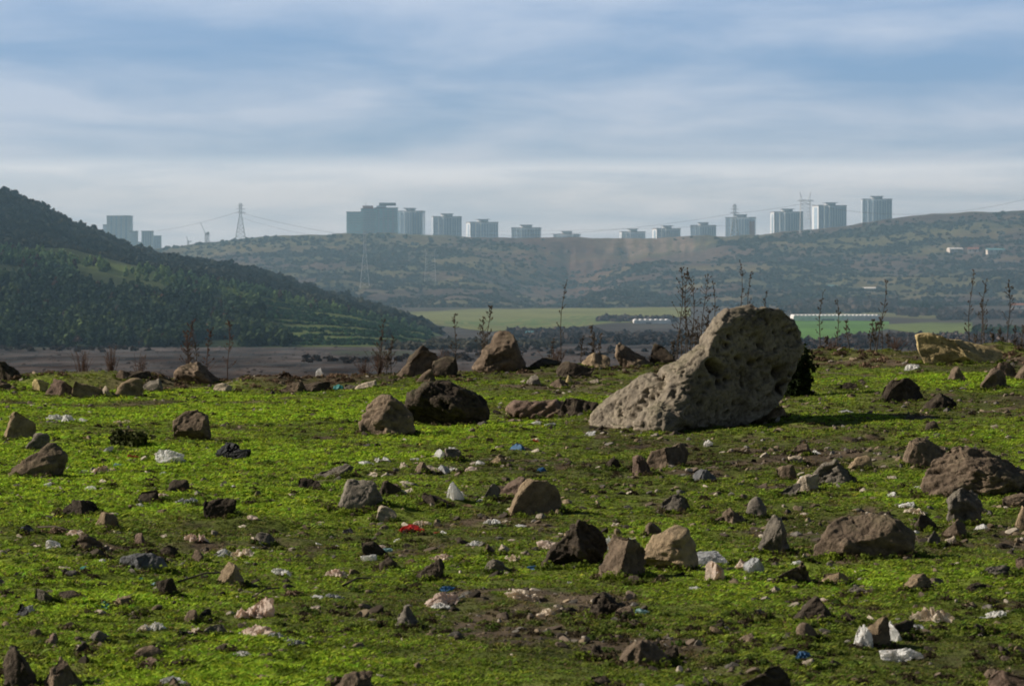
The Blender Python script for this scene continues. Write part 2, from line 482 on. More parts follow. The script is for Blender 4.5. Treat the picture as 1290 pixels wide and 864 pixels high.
# ------------------------------------------------------------------ foliage
def clump_proto(n, rx, rz, shape, seed, leaf):
    """n leaf-clump quads through a crown volume; returns (n,4,3)"""
    g = np.random.default_rng(seed)
    d = g.normal(size=(n, 3)); d /= np.linalg.norm(d, axis=1)[:, None]
    r = g.uniform(.35, 1, n) ** .5
    lob = 1 + .35 * vnoise(d[:, 0] * 2 + seed, d[:, 1] * 2, d[:, 2] * 2, seed=seed)
    p = d * (r * lob)[:, None]
    if shape == 'pine':      # cone-ish crown, widest low
        h = (p[:, 2] + 1) / 2
        p[:, :2] *= (1.15 - .95 * np.clip(h, 0, 1))[:, None] + .05
    elif shape == 'dome':
        p[:, 2] = np.abs(p[:, 2]) * 1.2 - .35
    p = p * np.array([rx, rx, rz])
    u = g.normal(size=(n, 3)); u /= np.linalg.norm(u, axis=1)[:, None]
    w = np.cross(u, d + .3 * g.normal(size=(n, 3))); w /= np.linalg.norm(w, axis=1)[:, None] + 1e-6
    s = leaf * g.uniform(.6, 1.4, n)[:, None]
    q = np.stack([p - u*s - w*s*.7, p + u*s*.8 - w*s, p + u*s + w*s*.8, p - u*s*.9 + w*s], 1)
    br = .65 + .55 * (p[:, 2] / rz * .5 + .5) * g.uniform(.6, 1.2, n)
    return q, br

def foliage_mass(name, pos, size, tints, protos, mat, label, cat, jitter=.25):
    qs, cs = [], []
    g = np.random.default_rng(len(pos))
    which = g.integers(0, len(protos), len(pos))
    for k, (q, br) in enumerate(protos):
        m = which == k
        if not m.any(): continue
        P = pos[m]; S = size[m]; Tn = tints[m]; n = len(P)
        a = g.uniform(0, 6.28, n); ca, sa = np.cos(a), np.sin(a)
        X = q[None, ..., 0] * ca[:, None, None] - q[None, ..., 1] * sa[:, None, None]
        Yy = q[None, ..., 0] * sa[:, None, None] + q[None, ..., 1] * ca[:, None, None]
        Z = np.broadcast_to(q[None, ..., 2], X.shape)
        V = np.stack([X, Yy, Z], -1) * S[:, None, None, None] + P[:, None, None, :]
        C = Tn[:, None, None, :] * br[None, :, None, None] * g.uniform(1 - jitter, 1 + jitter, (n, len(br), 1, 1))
        C = np.broadcast_to(C, V.shape)
        qs.append(V.reshape(-1, 3)); cs.append(C.reshape(-1, 3))
    V = np.concatenate(qs); C = np.concatenate(cs)
    o = np_mesh(name, V, np.arange(len(V)).reshape(-1, 4), mat, smooth=False, col=C)
    return o

pine_p = [clump_proto(70, 1., 1.35, 'pine', 500 + i, .26) for i in range(5)]
bush_p = [clump_proto(44, 1., .75, 'dome', 520 + i, .30) for i in range(5)]
far_p = [clump_proto(16, 1., .6, 'dome', 540 + i, .5) for i in range(5)]

def forest():
    # pines on the front slope
    n = 5200
    px = rng.uniform(-180, 545, n); t = rng.uniform(.0, .43, n) ** .9
    dens = fbm(px / 70, t * 9, seed=121, oct=3)
    rowarea = (px > 330) & (t < .40)
    strip = (t > .385 + .02 * np.sin(px / 30)) & (px > 90)
    keep = ~(rowarea & (px + t * 250 > 375)) & ~(strip & (rng.random(n) < .55)) & (dens > -.42)
    px, t = px[keep], t[keep]
    x, y, z = hill_point(px, t)
    sz = rng.uniform(1.9, 3.3, len(px)) * np.where(t > .33, .75, 1)
    base = np.array([.026, .050, .022]); alt = np.array([.078, .112, .034])
    k = sstep(-.3, .4, fbm(px / 40, t * 14, seed=123, oct=3))[:, None] * rng.uniform(.3, 1, (len(px), 1))
    tint = base * (1 - k) + alt * k
    tint = tint * (1 + 1.5 * sstep(.26, .41, t))[:, None]  # trees towards the strip get a brighter tint in place of sunlight
    br = rng.random(len(px)) < .035
    tint[br] = (.065, .038, .024)
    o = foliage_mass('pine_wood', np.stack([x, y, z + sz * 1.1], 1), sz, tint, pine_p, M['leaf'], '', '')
    tag(o, 'dark green pine wood covering the front slope of the near left hill', 'woodland', kind='stuff')
    # maquis on the back slope and skyline
    n = 5600
    px = rng.uniform(-180, 572, n); t = rng.uniform(.52, 1.04, n)
    x, y, z = hill_point(px, t)
    sz = rng.uniform(1.6, 3.4, n) * np.where(rng.random(n) < .06, 1.6, 1) * np.where(px > 200, 1., .95)
    k = sstep(-.3, .5, fbm(px / 50, t * 10, seed=125, oct=3))[:, None]
    tint = np.array([.016, .022, .012]) * (1 - k) + np.array([.036, .036, .018]) * k
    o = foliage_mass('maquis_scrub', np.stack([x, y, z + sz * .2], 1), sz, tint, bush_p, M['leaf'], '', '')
    tag(o, 'dark evergreen scrub covering the upper slope and skyline of the left hill', 'scrub', kind='stuff')
    # planted rows of young trees at the right foot of the hill
    P = []
    for i in range(15):
        for j in range(62):
            pxx = 330 + j * 4.0 + (i % 2) * 2 + rng.normal() * .4; tt = .012 + i * .029 + rng.normal() * .002 + (pxx - 335) * .00008
            if pxx > 545 or tt > .44 or pxx + tt * 250 < 372: continue
            if rng.random() < .07: continue
            P.append((pxx, tt))
    P = np.array(P); x, y, z = hill_point(P[:, 0], P[:, 1])
    sz = rng.uniform(.95, 1.45, len(x)); tint = np.array([.030, .080, .030]) * rng.uniform(.7, 1.35, (len(x), 1))
    o = foliage_mass('young_plantation', np.stack([x, y, z + sz * .5], 1), sz, tint, bush_p, M['leaf'], '', '')
    tag(o, 'rows of small round young trees planted at the right foot of the left hill', 'plantation', kind='stuff')
forest()

def far_scrub():
    n = 60000
    px = rng.uniform(-60, 1400, n); Y = rng.uniform(2720, 3790, n)
    x = (px - CX) / F * Y
    d = fbm(x / 120, Y / 60, seed=95, oct=4); gr = fbm(x / 230, Y / 90, seed=91, oct=5) + .4 * fbm(x / 60, Y / 30, seed=93, oct=4)
    p = np.clip(.5 - 1.5 * d, .08, 1) * np.where(gr > .12, .3, 1)
    p = p * np.where((px > 690) & (px < 900) & (Y > 3600), .05, 1)
    keep = rng.random(n) < p
    x, Y, px = x[keep], Y[keep], px[keep]
    z = zterr(x, Y)
    sz = rng.uniform(1.2, 3.4, len(x))
    tint = np.array([.026, .030, .019]) * rng.uniform(.6, 1.5, (len(x), 1)) + np.array([.03, .012, .006]) * (rng.random((len(x), 1)) < .25)
    o = foliage_mass('hill_scrub', np.stack([x, Y, z + .2 * sz], 1), sz, tint, far_p, M['leaf'], '', '')
    tag(o, 'dark scrub dotted over the hazy hills beyond the valley', 'scrub', kind='stuff')
far_scrub()

def hedge(name, spots, col, label, cat, sz=(2, 4), n=60, group=None, protos=None):
    """a strip of bare or leafy growth in the valley, between two picture directions"""
    P = []
    for (pa, ya, pb, yb, Y, th) in spots:
        for k in range(n):
            s = rng.random(); pp = pa + (pb - pa) * s; yy = Y + rng.normal() * th
            P.append(((pp - CX) / F * yy, yy))
    P = np.array(P); z = zterr(P[:, 0], P[:, 1])
    s_ = rng.uniform(*sz, len(P)); tint = np.array(col) * rng.uniform(.6, 1.4, (len(P), 1))
    o = foliage_mass(name, np.column_stack([P, z + s_ * .35]), s_, tint, protos or bush_p, M['leaf'], '', '')
    tag(o, label, cat, group, 'stuff')
bare = (.062, .05, .045)
hedge('bare_thicket', [(655,0,860,0,1700,40),(700,0,900,0,1560,40),(640,0,760,0,1850,40)], bare, 'brown leafless thicket on the valley floor left of the big boulder', 'thicket', (1.6, 3.6), 260)
hedge('bare_thicket', [(755,0,850,0,2240,26)], (.075,.058,.052), 'grey purple leafless thicket at the end of the low greenhouse', 'thicket', (2, 3.6), 170)
hedge('bare_thicket', [(985,0,1130,0,2560,30),(1000,0,1130,0,2750,40)], (.075,.058,.052), 'hazy brown leafless trees behind the long greenhouse', 'thicket', (3, 5.), 260)
hedge('bare_thicket', [(985,0,1300,0,1480,40),(1060,0,1300,0,1640,50)], (.075,.058,.052), 'brown leafless thicket between the green field and the dry bank on the right', 'thicket', (1.6, 3.3), 420)
hedge('bare_thicket', [(1185,0,1300,0,2350,40),(1130,0,1215,0,2450,30)], (.075,.058,.052), 'brown leafless trees beside the dark green clump on the valley floor', 'thicket', (2.5, 4.5), 150)
hedge('lake_bed_scrub', [(380,0,660,0,1180,30),(-40,0,200,0,1390,25),(560,0,900,0,1300,50)], (.05,.04,.034), 'low brown scrub dotted over the dry lake bed', 'scrub', (.6, 1.7), 90)
hedge('evergreen_grove', [(1225,0,1320,0,1760,30),(1225,0,1320,0,1840,25)], (.032,.058,.028), 'dark green grove at the right edge of the valley floor', 'grove', (2.2, 3.6), 120, protos=pine_p)
hedge('valley_scrub', [(540,0,700,0,1500,40),(480,0,620,0,1420,25)], (.07,.065,.045), 'brown green scrub at the right foot of the left hill', 'scrub', (1.4, 2.8), 240)

def tree(name, px, Y, h, label, kind='pine', col=(.035,.055,.026), group=None, zfn=None):
    x = (px - CX) / F * Y
    z = zat(x, Y) if zfn is None else zfn
    root = tag(empty(name, (x, Y, z)), label, 'tree', group)
    t = MB().tube([(0,0,-.4),(.05*h,0,h*.3),(.0,.03*h,h*.75)], h*.035, h*.012, 6)
    for k in range(5):
        a = k * 1.3; t.tube([(0,0,h*(.3+.09*k)), (math.cos(a)*h*.22, math.sin(a)*h*.22, h*(.42+.1*k))], h*.014, h*.005, 4)
    t.build('trunk', M['bark'], root)
    g = np.random.default_rng(int(px*7+Y))
    pr = [clump_proto(260, .55 if kind == 'pine' else .62, .68 if kind == 'pine' else .5, 'pine' if kind == 'pine' else 'dome', int(px+Y), .1)]
    o = foliage_mass('crown', np.array([[0, 0, h*(.62 if kind == 'pine' else .55)]]), np.array([h*.62]), np.array([col]), pr, M['leaf'], '', '')
    o.parent = root
    return root
# trees one can tell apart
for k, (px, t, h, c, lb) in enumerate([
    (118, .99, 6.0, (.02,.03,.018), 'dark umbrella shaped tree on the left hill skyline in front of the pale high rise'),
    (236, .995, 5.5, (.03,.035,.02), 'round dark tree on the saddle of the left hill skyline'),
    (285, .995, 5.0, (.045,.045,.028), 'brownish round tree on the skyline right of the saddle tree'),
    (20, .995, 5.5, (.022,.03,.018), 'dark bushy tree high on the left hill skyline by the picture edge'),
    (96, .28, 8.5, (.03,.05,.026), 'tall dark pine poking above the light strip on the left hill'),
    (238, .37, 7.5, (.035,.045,.026), 'tall dark pine standing in the pale strip halfway down the left hill'),
    (288, .06, 7.0, (.085,.095,.035), 'pale yellow green tree low on the left hill beside the dark plantation'),
    (300, .04, 8.0, (.024,.042,.026), 'broad dark pine at the foot of the left hill right of the pale tree'),
    (345, .02, 6.0, (.022,.036,.022), 'dark tree at the right end of the pine wood foot'),
    (98, .0, 6.5, (.12,.075,.05), 'reddish brown bare crowned tree at the foot of the pine wood'),
    (205, .03, 5.5, (.10,.06,.04), 'russet tree low in the pine wood right of the reddish one'),
    (165, .12, 8.5, (.03,.055,.03), 'broad pine in the middle of the pine wood'),
    (40, .08, 8.5, (.028,.05,.028), 'large dark pine low on the left side of the pine wood'),
    (490, .12, 6.0, (.03,.045,.024), 'dark tree standing above the rows of the plantation')]):
    x, y, z = hill_point(np.array([float(px)]), np.array([t]))
    o = tree('pine_tree' if k not in (9, 10) else 'bare_tree', px, float(y[0]), h, lb, 'dome' if k in (0,1,2,3,6,9,10) else 'pine', c, None, float(z[0]))
tree('evergreen_tree', 1165, 2480, 13, 'large round dark green tree on the valley floor right of the greenhouse', 'dome', (.03,.05,.035))
tree('evergreen_tree', 1182, 2460, 10, 'smaller dark green tree touching the right side of the large round one', 'dome', (.035,.055,.035))
tree('evergreen_tree', 1152, 2500, 9, 'smallest dark green tree on the left of the valley clump', 'dome', (.03,.045,.03))
tree('evergreen_tree', 1175, 3480, 13, 'dark tree left of the farm buildings on the far hillside', 'dome', (.03,.04,.03))

# ------------------------------------------------------------------ grass
def grass():
    N = 760000
    u = rng.random(N)
    Y = 15.5 * (87 / 15.5) ** (u ** .93)
    x = rng.uniform(-.225, .225, N) * Y + rng.uniform(-.6, .6, N)
    side = rng.random(N) < .24            # the knoll goes on beyond the frame
    x = np.where(side, np.sign(x) * (.2 * Y + rng.uniform(0, 8, N)), x)
    dirt, lush_lit, px, py = near_masks(x, Y)
    cl = fbm(x / .35, Y / .35, seed=201, oct=2)
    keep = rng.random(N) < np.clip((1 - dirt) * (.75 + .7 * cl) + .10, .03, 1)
    x, Y, dirt, lush_lit, px, py, cl = (a[keep] for a in (x, Y, dirt, lush_lit, px, py, cl))
    z = zterr(x, Y)
    n = len(x); B = 6
    sc = (Y / 24) ** .75
    h = (.014 + .014 * lush_lit + .014 * np.clip(cl, -.5, 1)) * rng.uniform(.45, 1.5, n) * sc ** .35
    a = rng.uniform(0, 6.283, (n, B)); off = rng.uniform(0, .035, (n, B)) * sc[:, None]
    bx = x[:, None] + np.cos(a * 1.7 + 1) * off; by = Y[:, None] + np.sin(a * 1.7 + 1) * off
    hh = h[:, None] * rng.uniform(.55, 1.25, (n, B)); ln = hh * rng.uniform(.5, 2.0, (n, B))
    w = (.0028 + .0032 * rng.random((n, B))) * sc[:, None]
    wx, wy = -np.sin(a) * w, np.cos(a) * w
    zb = np.repeat(z[:, None], B, 1) - .006
    v0 = np.stack([bx - wx, by - wy, zb], -1); v1 = np.stack([bx + wx, by + wy, zb], -1)
    mx, my = bx + np.cos(a) * ln * .45, by + np.sin(a) * ln * .45
    v2 = np.stack([mx + wx * 1.1, my + wy * 1.1, zb + hh * .75], -1)
    v3 = np.stack([bx + np.cos(a) * ln, by + np.sin(a) * ln, zb + hh], -1)
    V = np.stack([v0, v1, v2, v3], 2).reshape(-1, 3)
    big = fbm(x / 2.2, Y / 3., seed=203, oct=3)
    k = np.clip(.15 + .85 * lush_lit + .3 * big, 0, 1)[:, None]
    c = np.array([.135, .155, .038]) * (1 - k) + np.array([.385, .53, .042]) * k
    dk = sstep(-.05, -.45, cl + .5 * fbm(x / .13, Y / .2, seed=205, oct=2)); c = c * (1 - .6 * dk[:, None])
    br = np.clip(dirt * 1.1 - .15 + .25 * rng.random(n) * (1 - lush_lit), 0, .9)[:, None]
    c = c * (1 - br) + np.array([.13, .10, .05]) * br
    dry = rng.random(n) < .05 + .16 * (1 - lush_lit); c[dry] = (.20, .165, .08)
    c = c * rng.uniform(.5, 1.4, (n, 1)) * (1 + .12 * rng.normal(size=(n, 3)) * np.array([1, .3, .5]))
    c = np.clip(c, .004, .9)
    C = np.repeat(c, B * 4, 0)
    o = np_mesh('short_grass', V, np.arange(len(V)).reshape(-1, 4), M['grass'], smooth=False, col=C)
    tag(o, 'short bright green grass and moss covering the stony knoll', 'grass', kind='stuff')
    # broad-leaved weeds and dark clods of plants
    N = 16000
    Y = 16 * (84 / 16) ** (rng.random(N) ** .9); x = rng.uniform(-.22, .22, N) * Y
    dirt, lush_lit, px, py = near_masks(x, Y)
    cl = fbm(x / 1.2, Y / 1.6, seed=207, oct=3)
    keep = (cl > .05) & (rng.random(N) < .75)
    x, Y, lush_lit, dirt = x[keep], Y[keep], lush_lit[keep], dirt[keep]
    z = zterr(x, Y)
    s_ = rng.uniform(.025, .075, len(x)) * (Y / 30) ** .3
    k = rng.random((len(x), 1))
    c = np.array([.08, .13, .022]) * (1 - k) + np.array([.17, .19, .04]) * k
    c[rng.random(len(x)) < .45] = (.06, .045, .025)
    pr = [clump_proto(44, 1., .5, 'dome', 560 + i, .15) for i in range(4)]
    o = foliage_mass('low_weeds', np.stack([x, Y, z + s_ * .2], 1), s_, c, pr, M['grass'], '', '')
    tag(o, 'low broad leaved weeds and dark plant clumps scattered through the grass', 'weeds', kind='stuff')
    # brown dry growth along the crest
    N = 1900
    px = rng.uniform(-120, 1420, N); Y = rng.normal(80.5, 2.6, N); x = (px - CX) / F * Y
    m = fbm(x / 1.6, Y / 3, seed=209, oct=3) > .02
    x, Y, px = x[m], Y[m], px[m]; z = zterr(x, Y)
    s_ = rng.uniform(.05, .15, len(x)) * np.where(rng.random(len(x)) < .1, 1.7, 1)
    c = np.array([.15, .10, .062]) * rng.uniform(.5, 1.5, (len(x), 1))
    o = foliage_mass('dry_undergrowth', np.stack([x, Y, z + s_ * .2], 1), s_, c, pr, M['leaf'], '', '')
    tag(o, 'brown withered undergrowth along the crest of the knoll', 'dry undergrowth', kind='stuff')
grass()

# ------------------------------------------------------------------ rocks
def ico(sub):
    me = bpy.data.meshes.new('tmp')
    import bmesh
    bm = bmesh.new(); bmesh.ops.create_icosphere(bm, subdivisions=sub, radius=1); bm.to_mesh(me); bm.free()
    v = np.empty(len(me.vertices) * 3); me.vertices.foreach_get('co', v)
    f = np.empty(len(me.polygons) * 3, np.int32); me.polygons.foreach_get('vertices', f)
    bpy.data.meshes.remove(me)
    return v.reshape(-1, 3), f.reshape(-1, 3)
ICO = {k: ico(k) for k in (2, 3, 4, 5, 6)}

RK = 1.35
ROCKC = {'b': (.118, .090, .066), 'g': (.130, .116, .098), 'd': (.050, .040, .031), 'p': (.30, .255, .20), 't': (.19, .145, .095),
         'k': (.022, .022, .024), 's': (.085, .088, .095), 'r': (.130, .093, .074), 'y': (.25, .20, .105)}

def dense(op):
    op = np.asarray(op, float); q = np.roll(op, -1, 0); t = np.linspace(0, 1, 12, endpoint=False)[None, :, None]
    return (op[:, None] * (1 - t) + q[:, None] * t).reshape(-1, 2)

def rock_verts(sub, seed, cuts=10, p=2.2, lo=.34, hi=.78):
    cuts += 4
    v, f = ICO[sub]; v = v.copy(); g = np.random.default_rng(seed)
    # superellipsoid start
    r = (np.abs(v) ** p).sum(1) ** (-1 / p); v = v * r[:, None]
    for k in range(cuts):
        n = g.normal(size=3); n[2] = n[2] * .8 + .25; n /= np.linalg.norm(n)
        d = g.uniform(lo, hi); s = v @ n - d
        v = v - np.where(s > 0, s, 0)[:, None] * n[None]
    return v, f

def norms(v, f):
    a, b, c = v[f[:, 0]], v[f[:, 1]], v[f[:, 2]]
    fn = np.cross(b - a, c - a); n = np.zeros_like(v)
    for k in range(3): np.add.at(n, f[:, k], fn)
    return n / (np.linalg.norm(n, axis=1)[:, None] + 1e-12)

def roughen(v, f, size, seed, amp=.07):
    n = norms(v, f); q = v / size * 2.2 + seed
    d = fbm(q[:, 0], q[:, 1], q[:, 2], seed=seed, oct=3) * 1.2
    g = np.random.default_rng(seed); ax = g.normal(size=3); ax[2] += 1.2; ax /= np.linalg.norm(ax)
    st = q @ ax
    led = np.round(2.4 * fbm(q[:, 0] * 1.3, q[:, 1] * 1.3 + st, q[:, 2] * 1.3 + st * 2, seed=seed + 13, oct=3)) / 2.4
    d2 = fbm(q[:, 0] * .8, q[:, 1] * .8 + st * 5.5, q[:, 2] * .8 + st * 2, seed=seed + 5, oct=3) * .75
    cr = -sstep(.12, 0, np.abs(vnoise(q[:, 0] * 1.3, q[:, 1] * 1.3, q[:, 2] * 1.3 + st, seed=seed + 7))) * .15
    d3 = fbm(q[:, 0] * 6, q[:, 1] * 6, q[:, 2] * 6, seed=seed + 9, oct=3) * .38
    return v + n * ((d * .8 + d2 + d3 + cr + .9 * led + .1) * amp * size)[:, None]

def place(x0, y0, x1, y1, depth):
    """ground point of a thing whose picture box is x0..x1, y0..y1 and whose depth is depth*width"""
    px = (x0 + x1) / 2
    X, Yf, g = ray(px, y1)
    w = (x1 - x0) / F * Yf; d = w * depth
    Yc = Yf + d * .42
    w = (x1 - x0) / F * Yc; X = (px - CX) / F * Yc
    zg = zat(X, Yc)
    top = EYE - (y0 - HY) / F * Yc
    h = max(top - zg, .025 + .1 * w)
    return X, Yc, zg, w, d, h

used_seed = [100]
foot = []
def rock(name, box, c, label, cat='stone', outline=None, depth=.75, cuts=9, amp=.055, group=None, lean=0, sub=None):
    x0, y0, x1, y1 = box
    used_seed[0] += 1; seed = used_seed[0]
    X, Yc, zg, w, d, h = place(x0, y0, x1, y1, depth)
    size_px = max(x1 - x0, y1 - y0)
    sub = sub or (6 if size_px > 90 else 5 if size_px > 36 else 4 if size_px > 16 else 3)
    g = np.random.default_rng(seed)
    if outline is None:
        v, f = rock_verts(sub, seed, cuts)
        v[:, 0] += (lean or g.uniform(-.45, .45)) * v[:, 2] * (v[:, 2] > 0); v[:, 1] += g.uniform(-.1, .4) * np.maximum(v[:, 2], 0)
        for ax in (0, 2):
            lo_, hi_ = (v[:, ax].min(), v[:, ax].max()) if ax == 0 else (0, v[:, ax].max())
            if ax == 0: v[:, 0] = (v[:, 0] - (lo_ + hi_) / 2) / ((hi_ - lo_) / 2)
            else: v[:, 2] = v[:, 2] / hi_
        v = v * np.array([w / 2, d / 2, h])
        v[:, 2] = np.where(v[:, 2] < 0, v[:, 2] * .35 - .01, v[:, 2])
        v[:, 0] *= 1.04
        v = roughen(v, f, min(w, h * 1.6 + .3 * w), seed, amp)
    else:
        v, f = ICO[sub]; v = v.copy()
        op = dense(outline); cx, cy = (x0 + x1) / 2, y0 + (y1 - y0) * .62
        ox = (op[:, 0] - cx) / F * Yc; oz = -(op[:, 1] - cy) / F * Yc
        th = np.arctan2(oz, ox); rr = np.hypot(ox, oz); o_ = np.argsort(th); th, rr = th[o_], rr[o_]
        xs = np.interp(np.arctan2(v[:, 2], v[:, 0]), np.r_[th[-3:] - 2*np.pi, th, th[:3] + 2*np.pi], np.r_[rr[-3:], rr, rr[:3]])
        # facet in the unit domain so the outline stays while faces get planes
        u = v.copy()
        for k in range(cuts):
            nn = g.normal(size=3); nn[1] = -abs(nn[1]) - .5; nn /= np.linalg.norm(nn)
            s_ = u @ nn - g.uniform(.42, .82); u = u - np.where(s_ > 0, s_, 0)[:, None] * nn[None]
        v = np.stack([u[:, 0] * xs, u[:, 1] * d / 2, u[:, 2] * xs], 1)
        zc = EYE - (cy - HY) / F * Yc
        v[:, 2] += zc - zg
        v = roughen(v, f, min(w, h * 1.6), seed, amp)
    o = np_mesh(name, v, f, M['rock'], loc=(X, Yc, zg))
    cc = np.array(ROCKC[c]) * RK * g.uniform(.8, 1.2)
    foot.append((X, Yc, w, d))
    o.color = (*cc, 1)
    return tag(o, label, cat, group)

# the great boulder: several masses joined and re-skinned as one rock
def great_boulder():
    import bmesh
    Yc = 52.5; Xc = (890 - CX) / F * Yc
    Xb, Yb, zb = ray(880, 545)
    Yc = Yb + 1.0; Xc = (880 - CX) / F * Yc; zg = zat(Xc, Yc, False)
    s = Yc / F
    def P(px, py, dy=0): return np.array([(px - 880) * s, dy, EYE - (py - HY) * s - zg])
    parts = []
    def star(outline, c, depth, dy, pw=2.2, seed=0, cuts=5, sub=5, rot=0):
        v, f = ICO[sub]; v = v.copy()
        r = (np.abs(v) ** pw).sum(1) ** (-1 / pw); v = v * r[:, None]
        g = np.random.default_rng(seed)
        for k in range(cuts):
            nn = g.normal(size=3); nn[1] = -abs(nn[1]) - .4; nn /= np.linalg.norm(nn)
            q = v @ nn - g.uniform(.6, .88); v = v - np.where(q > 0, q, 0)[:, None] * nn[None]
        op = dense(outline); ox = (op[:, 0] - c[0]) * s; oz = -(op[:, 1] - c[1]) * s
        th = np.arctan2(oz, ox); rr = np.hypot(ox, oz); o_ = np.argsort(th); th, rr = th[o_], rr[o_]
        xs = np.interp(np.arctan2(v[:, 2], v[:, 0]), np.r_[th[-3:] - 2*np.pi, th, th[:3] + 2*np.pi], np.r_[rr[-3:], rr, rr[:3]])
        vv = np.stack([v[:, 0] * xs, v[:, 1] * depth, v[:, 2] * xs], 1)
        if rot: vv[:, 1] += vv[:, 0] * rot
        vv = vv + P(c[0], c[1], dy)
        parts.append((vv, f))
    def slab(outline, c, depth, dy, planes, sub=6):
        v, f = ICO[sub]; u = v.copy()
        r = (np.abs(u) ** 2.6).sum(1) ** (-1 / 2.6); rr3 = np.hypot(u[:, 0], u[:, 2]); k = np.minimum(rr3 * r * 1.0, 1.0) / np.maximum(rr3, 1e-6)
        op = dense(outline); ox = (op[:, 0] - c[0]) * s; oz = -(op[:, 1] - c[1]) * s
        th = np.arctan2(oz, ox); rr = np.hypot(ox, oz); o_ = np.argsort(th); th, rr = th[o_], rr[o_]
        xs = np.interp(np.arctan2(u[:, 2], u[:, 0]), np.r_[th[-3:] - 2*np.pi, th, th[:3] + 2*np.pi], np.r_[rr[-3:], rr, rr[:3]])
        w_ = np.stack([u[:, 0] * k * xs, u[:, 1] * r * depth, u[:, 2] * k * xs], 1) + P(c[0], c[1], dy)
        for (px_, py_, y_, n_) in planes:
            n_ = np.array(n_, float); n_ /= np.linalg.norm(n_); q = (w_ - P(px_, py_, y_)) @ n_
            w_[:, 1] -= np.where(q > 0, q / n_[1], 0) if abs(n_[1]) > .2 else 0
        parts.append((w_, f))
    # one long slab: camera face turned to the shade, left nose face turned to the sun, undercut right foot
    slab([(742,540),(744,524),(760,506),(785,489),(815,472),(850,457),(876,446),(886,438),(890,420),(900,402),(914,390),(930,386),(950,385),(957,389),(968,385),(988,389),(1002,398),(1010,412),(1016,432),(1009,455),(1003,480),(992,506),(965,524),(930,540),(890,552),(830,560),(765,556)],
         (905,478), 1.05, .45,
         [(862,478,-.62,(.50,-.86,-.02)), (862,478,-.62,(-.66,-.66,.36)), (930,400,-.10,(.10,-.62,.78)), (985,440,.05,(.80,-.60,.05)), (950,505,-.35,(.25,-.80,-.55)),
          (790,520,-.55,(-.75,-.62,.2)), (900,470,-.50,(.38,-.92,.10))])
    star([(792,556),(794,530),(806,514),(822,499),(840,486),(858,480),(872,490),(890,515),(900,540),(850,562)], (842,524), .80, -.42, 1.5, 12, 2, 5, .25)
    V, Fc, b = [], [], 0
    for v, f in parts: V.append(v); Fc.append(f + b); b += len(v)
    tmp = np_mesh('boulder', np.concatenate(V), np.concatenate(Fc), M['rock'])
    md = tmp.modifiers.new('r', 'REMESH'); md.mode = 'VOXEL'; md.voxel_size = .022
    ms = tmp.modifiers.new('s', 'SMOOTH'); ms.factor = .5; ms.iterations = 3
    dg = bpy.context.evaluated_depsgraph_get(); dg.update()
    me = bpy.data.meshes.new_from_object(tmp.evaluated_get(dg))
    bpy.data.objects.remove(tmp)
    n = len(me.vertices); v = np.empty(n * 3); me.vertices.foreach_get('co', v); v = v.reshape(-1, 3)
    nr = np.empty(n * 3); me.vertices.foreach_get('normal', nr); nr = nr.reshape(-1, 3)
    q = v
    d = .055 * fbm(q[:, 0]*1.3, q[:, 1]*1.3, q[:, 2]*1.6, seed=301, oct=3)
    stt = q[:, 0]*.45 - q[:, 2]*.9
    d += .045 * fbm(q[:, 0]*.5 + q[:, 2]*.5, q[:, 1]*.7, stt * 4.5, seed=302, oct=4)
    d += .045 * 1.7 * np.round(2.2 * fbm(q[:, 0]*1.2 + q[:, 2]*.9, q[:, 1]*1.2, stt * 2.6, seed=304, oct=3)) / 2.2 + .05 * fbm(q[:, 0]*3.1, q[:, 1]*3.1, stt * 5., seed=306, oct=4)
    d -= .022 * np.abs(fbm(q[:, 0]*2.3 + q[:, 2], q[:, 1]*2.3, q[:, 2]*3.1 - q[:, 0]*.8, seed=303, oct=4))
    d += .032 * fbm(q[:, 0]*8, q[:, 1]*9, q[:, 2]*9, seed=305, oct=4)
    pit = vnoise(q[:, 0]*6.5, q[:, 1]*6.5, q[:, 2]*6.5, seed=307); d -= .05 * sstep(.62, .85, pit)
    pit = vnoise(q[:, 0]*14, q[:, 1]*14, q[:, 2]*14, seed=309); d -= .022 * sstep(.45, .75, pit)
    # deep hollows on the face and the crack down the left shoulder
    for (a, bq, c_, rad, dep) in [(893,457,0,.10,.34),(899,464,0,.12,.38),(906,471,0,.10,.34),(905,481,0,.075,.30),(914,478,0,.05,.2),(919,424,0,.06,.16),(916,434,0,.05,.12),
                                  (960,435,0,.10,.10),(935,415,0,.09,.08),(948,458,0,.12,.12),(930,452,0,.09,.10),(985,470,0,.16,.25),(992,490,0,.16,.25)]:
        pc = P(a, bq); r2 = (v[:, 0] - pc[0])**2 + (v[:, 2] - pc[2])**2
        d -= 1.25 * dep * np.exp(-r2 / (rad * .62)**2) * sstep(.1, -.4, nr[:, 1])
    for (a, bq) in [(828,468),(829,474),(831,480),(829,487),(824,494),(818,500),(811,507),(803,514),(797,522)]:
        pc = P(a, bq); r2 = (v[:, 0] - pc[0])**2 + (v[:, 2] - pc[2])**2
        d -= .10 * np.exp(-r2 / .055**2)
    v = v + nr * d[:, None]
    me.vertices.foreach_set('co', v.ravel()); me.polygons.foreach_set('use_smooth', [True] * len(me.polygons)); me.update()
    me.name = 'boulder'
    if not me.materials: me.materials.append(M['rock'])
    o = bpy.data.objects.new('boulder', me); COL.objects.link(o); o.location = (Xc, Yc, zg); o.color = (.22, .19, .152, 1)
    tag(o, 'huge pitted grey boulder leaning up to the right with dark holes in its face', 'boulder')
great_boulder()

B = 'boulder'
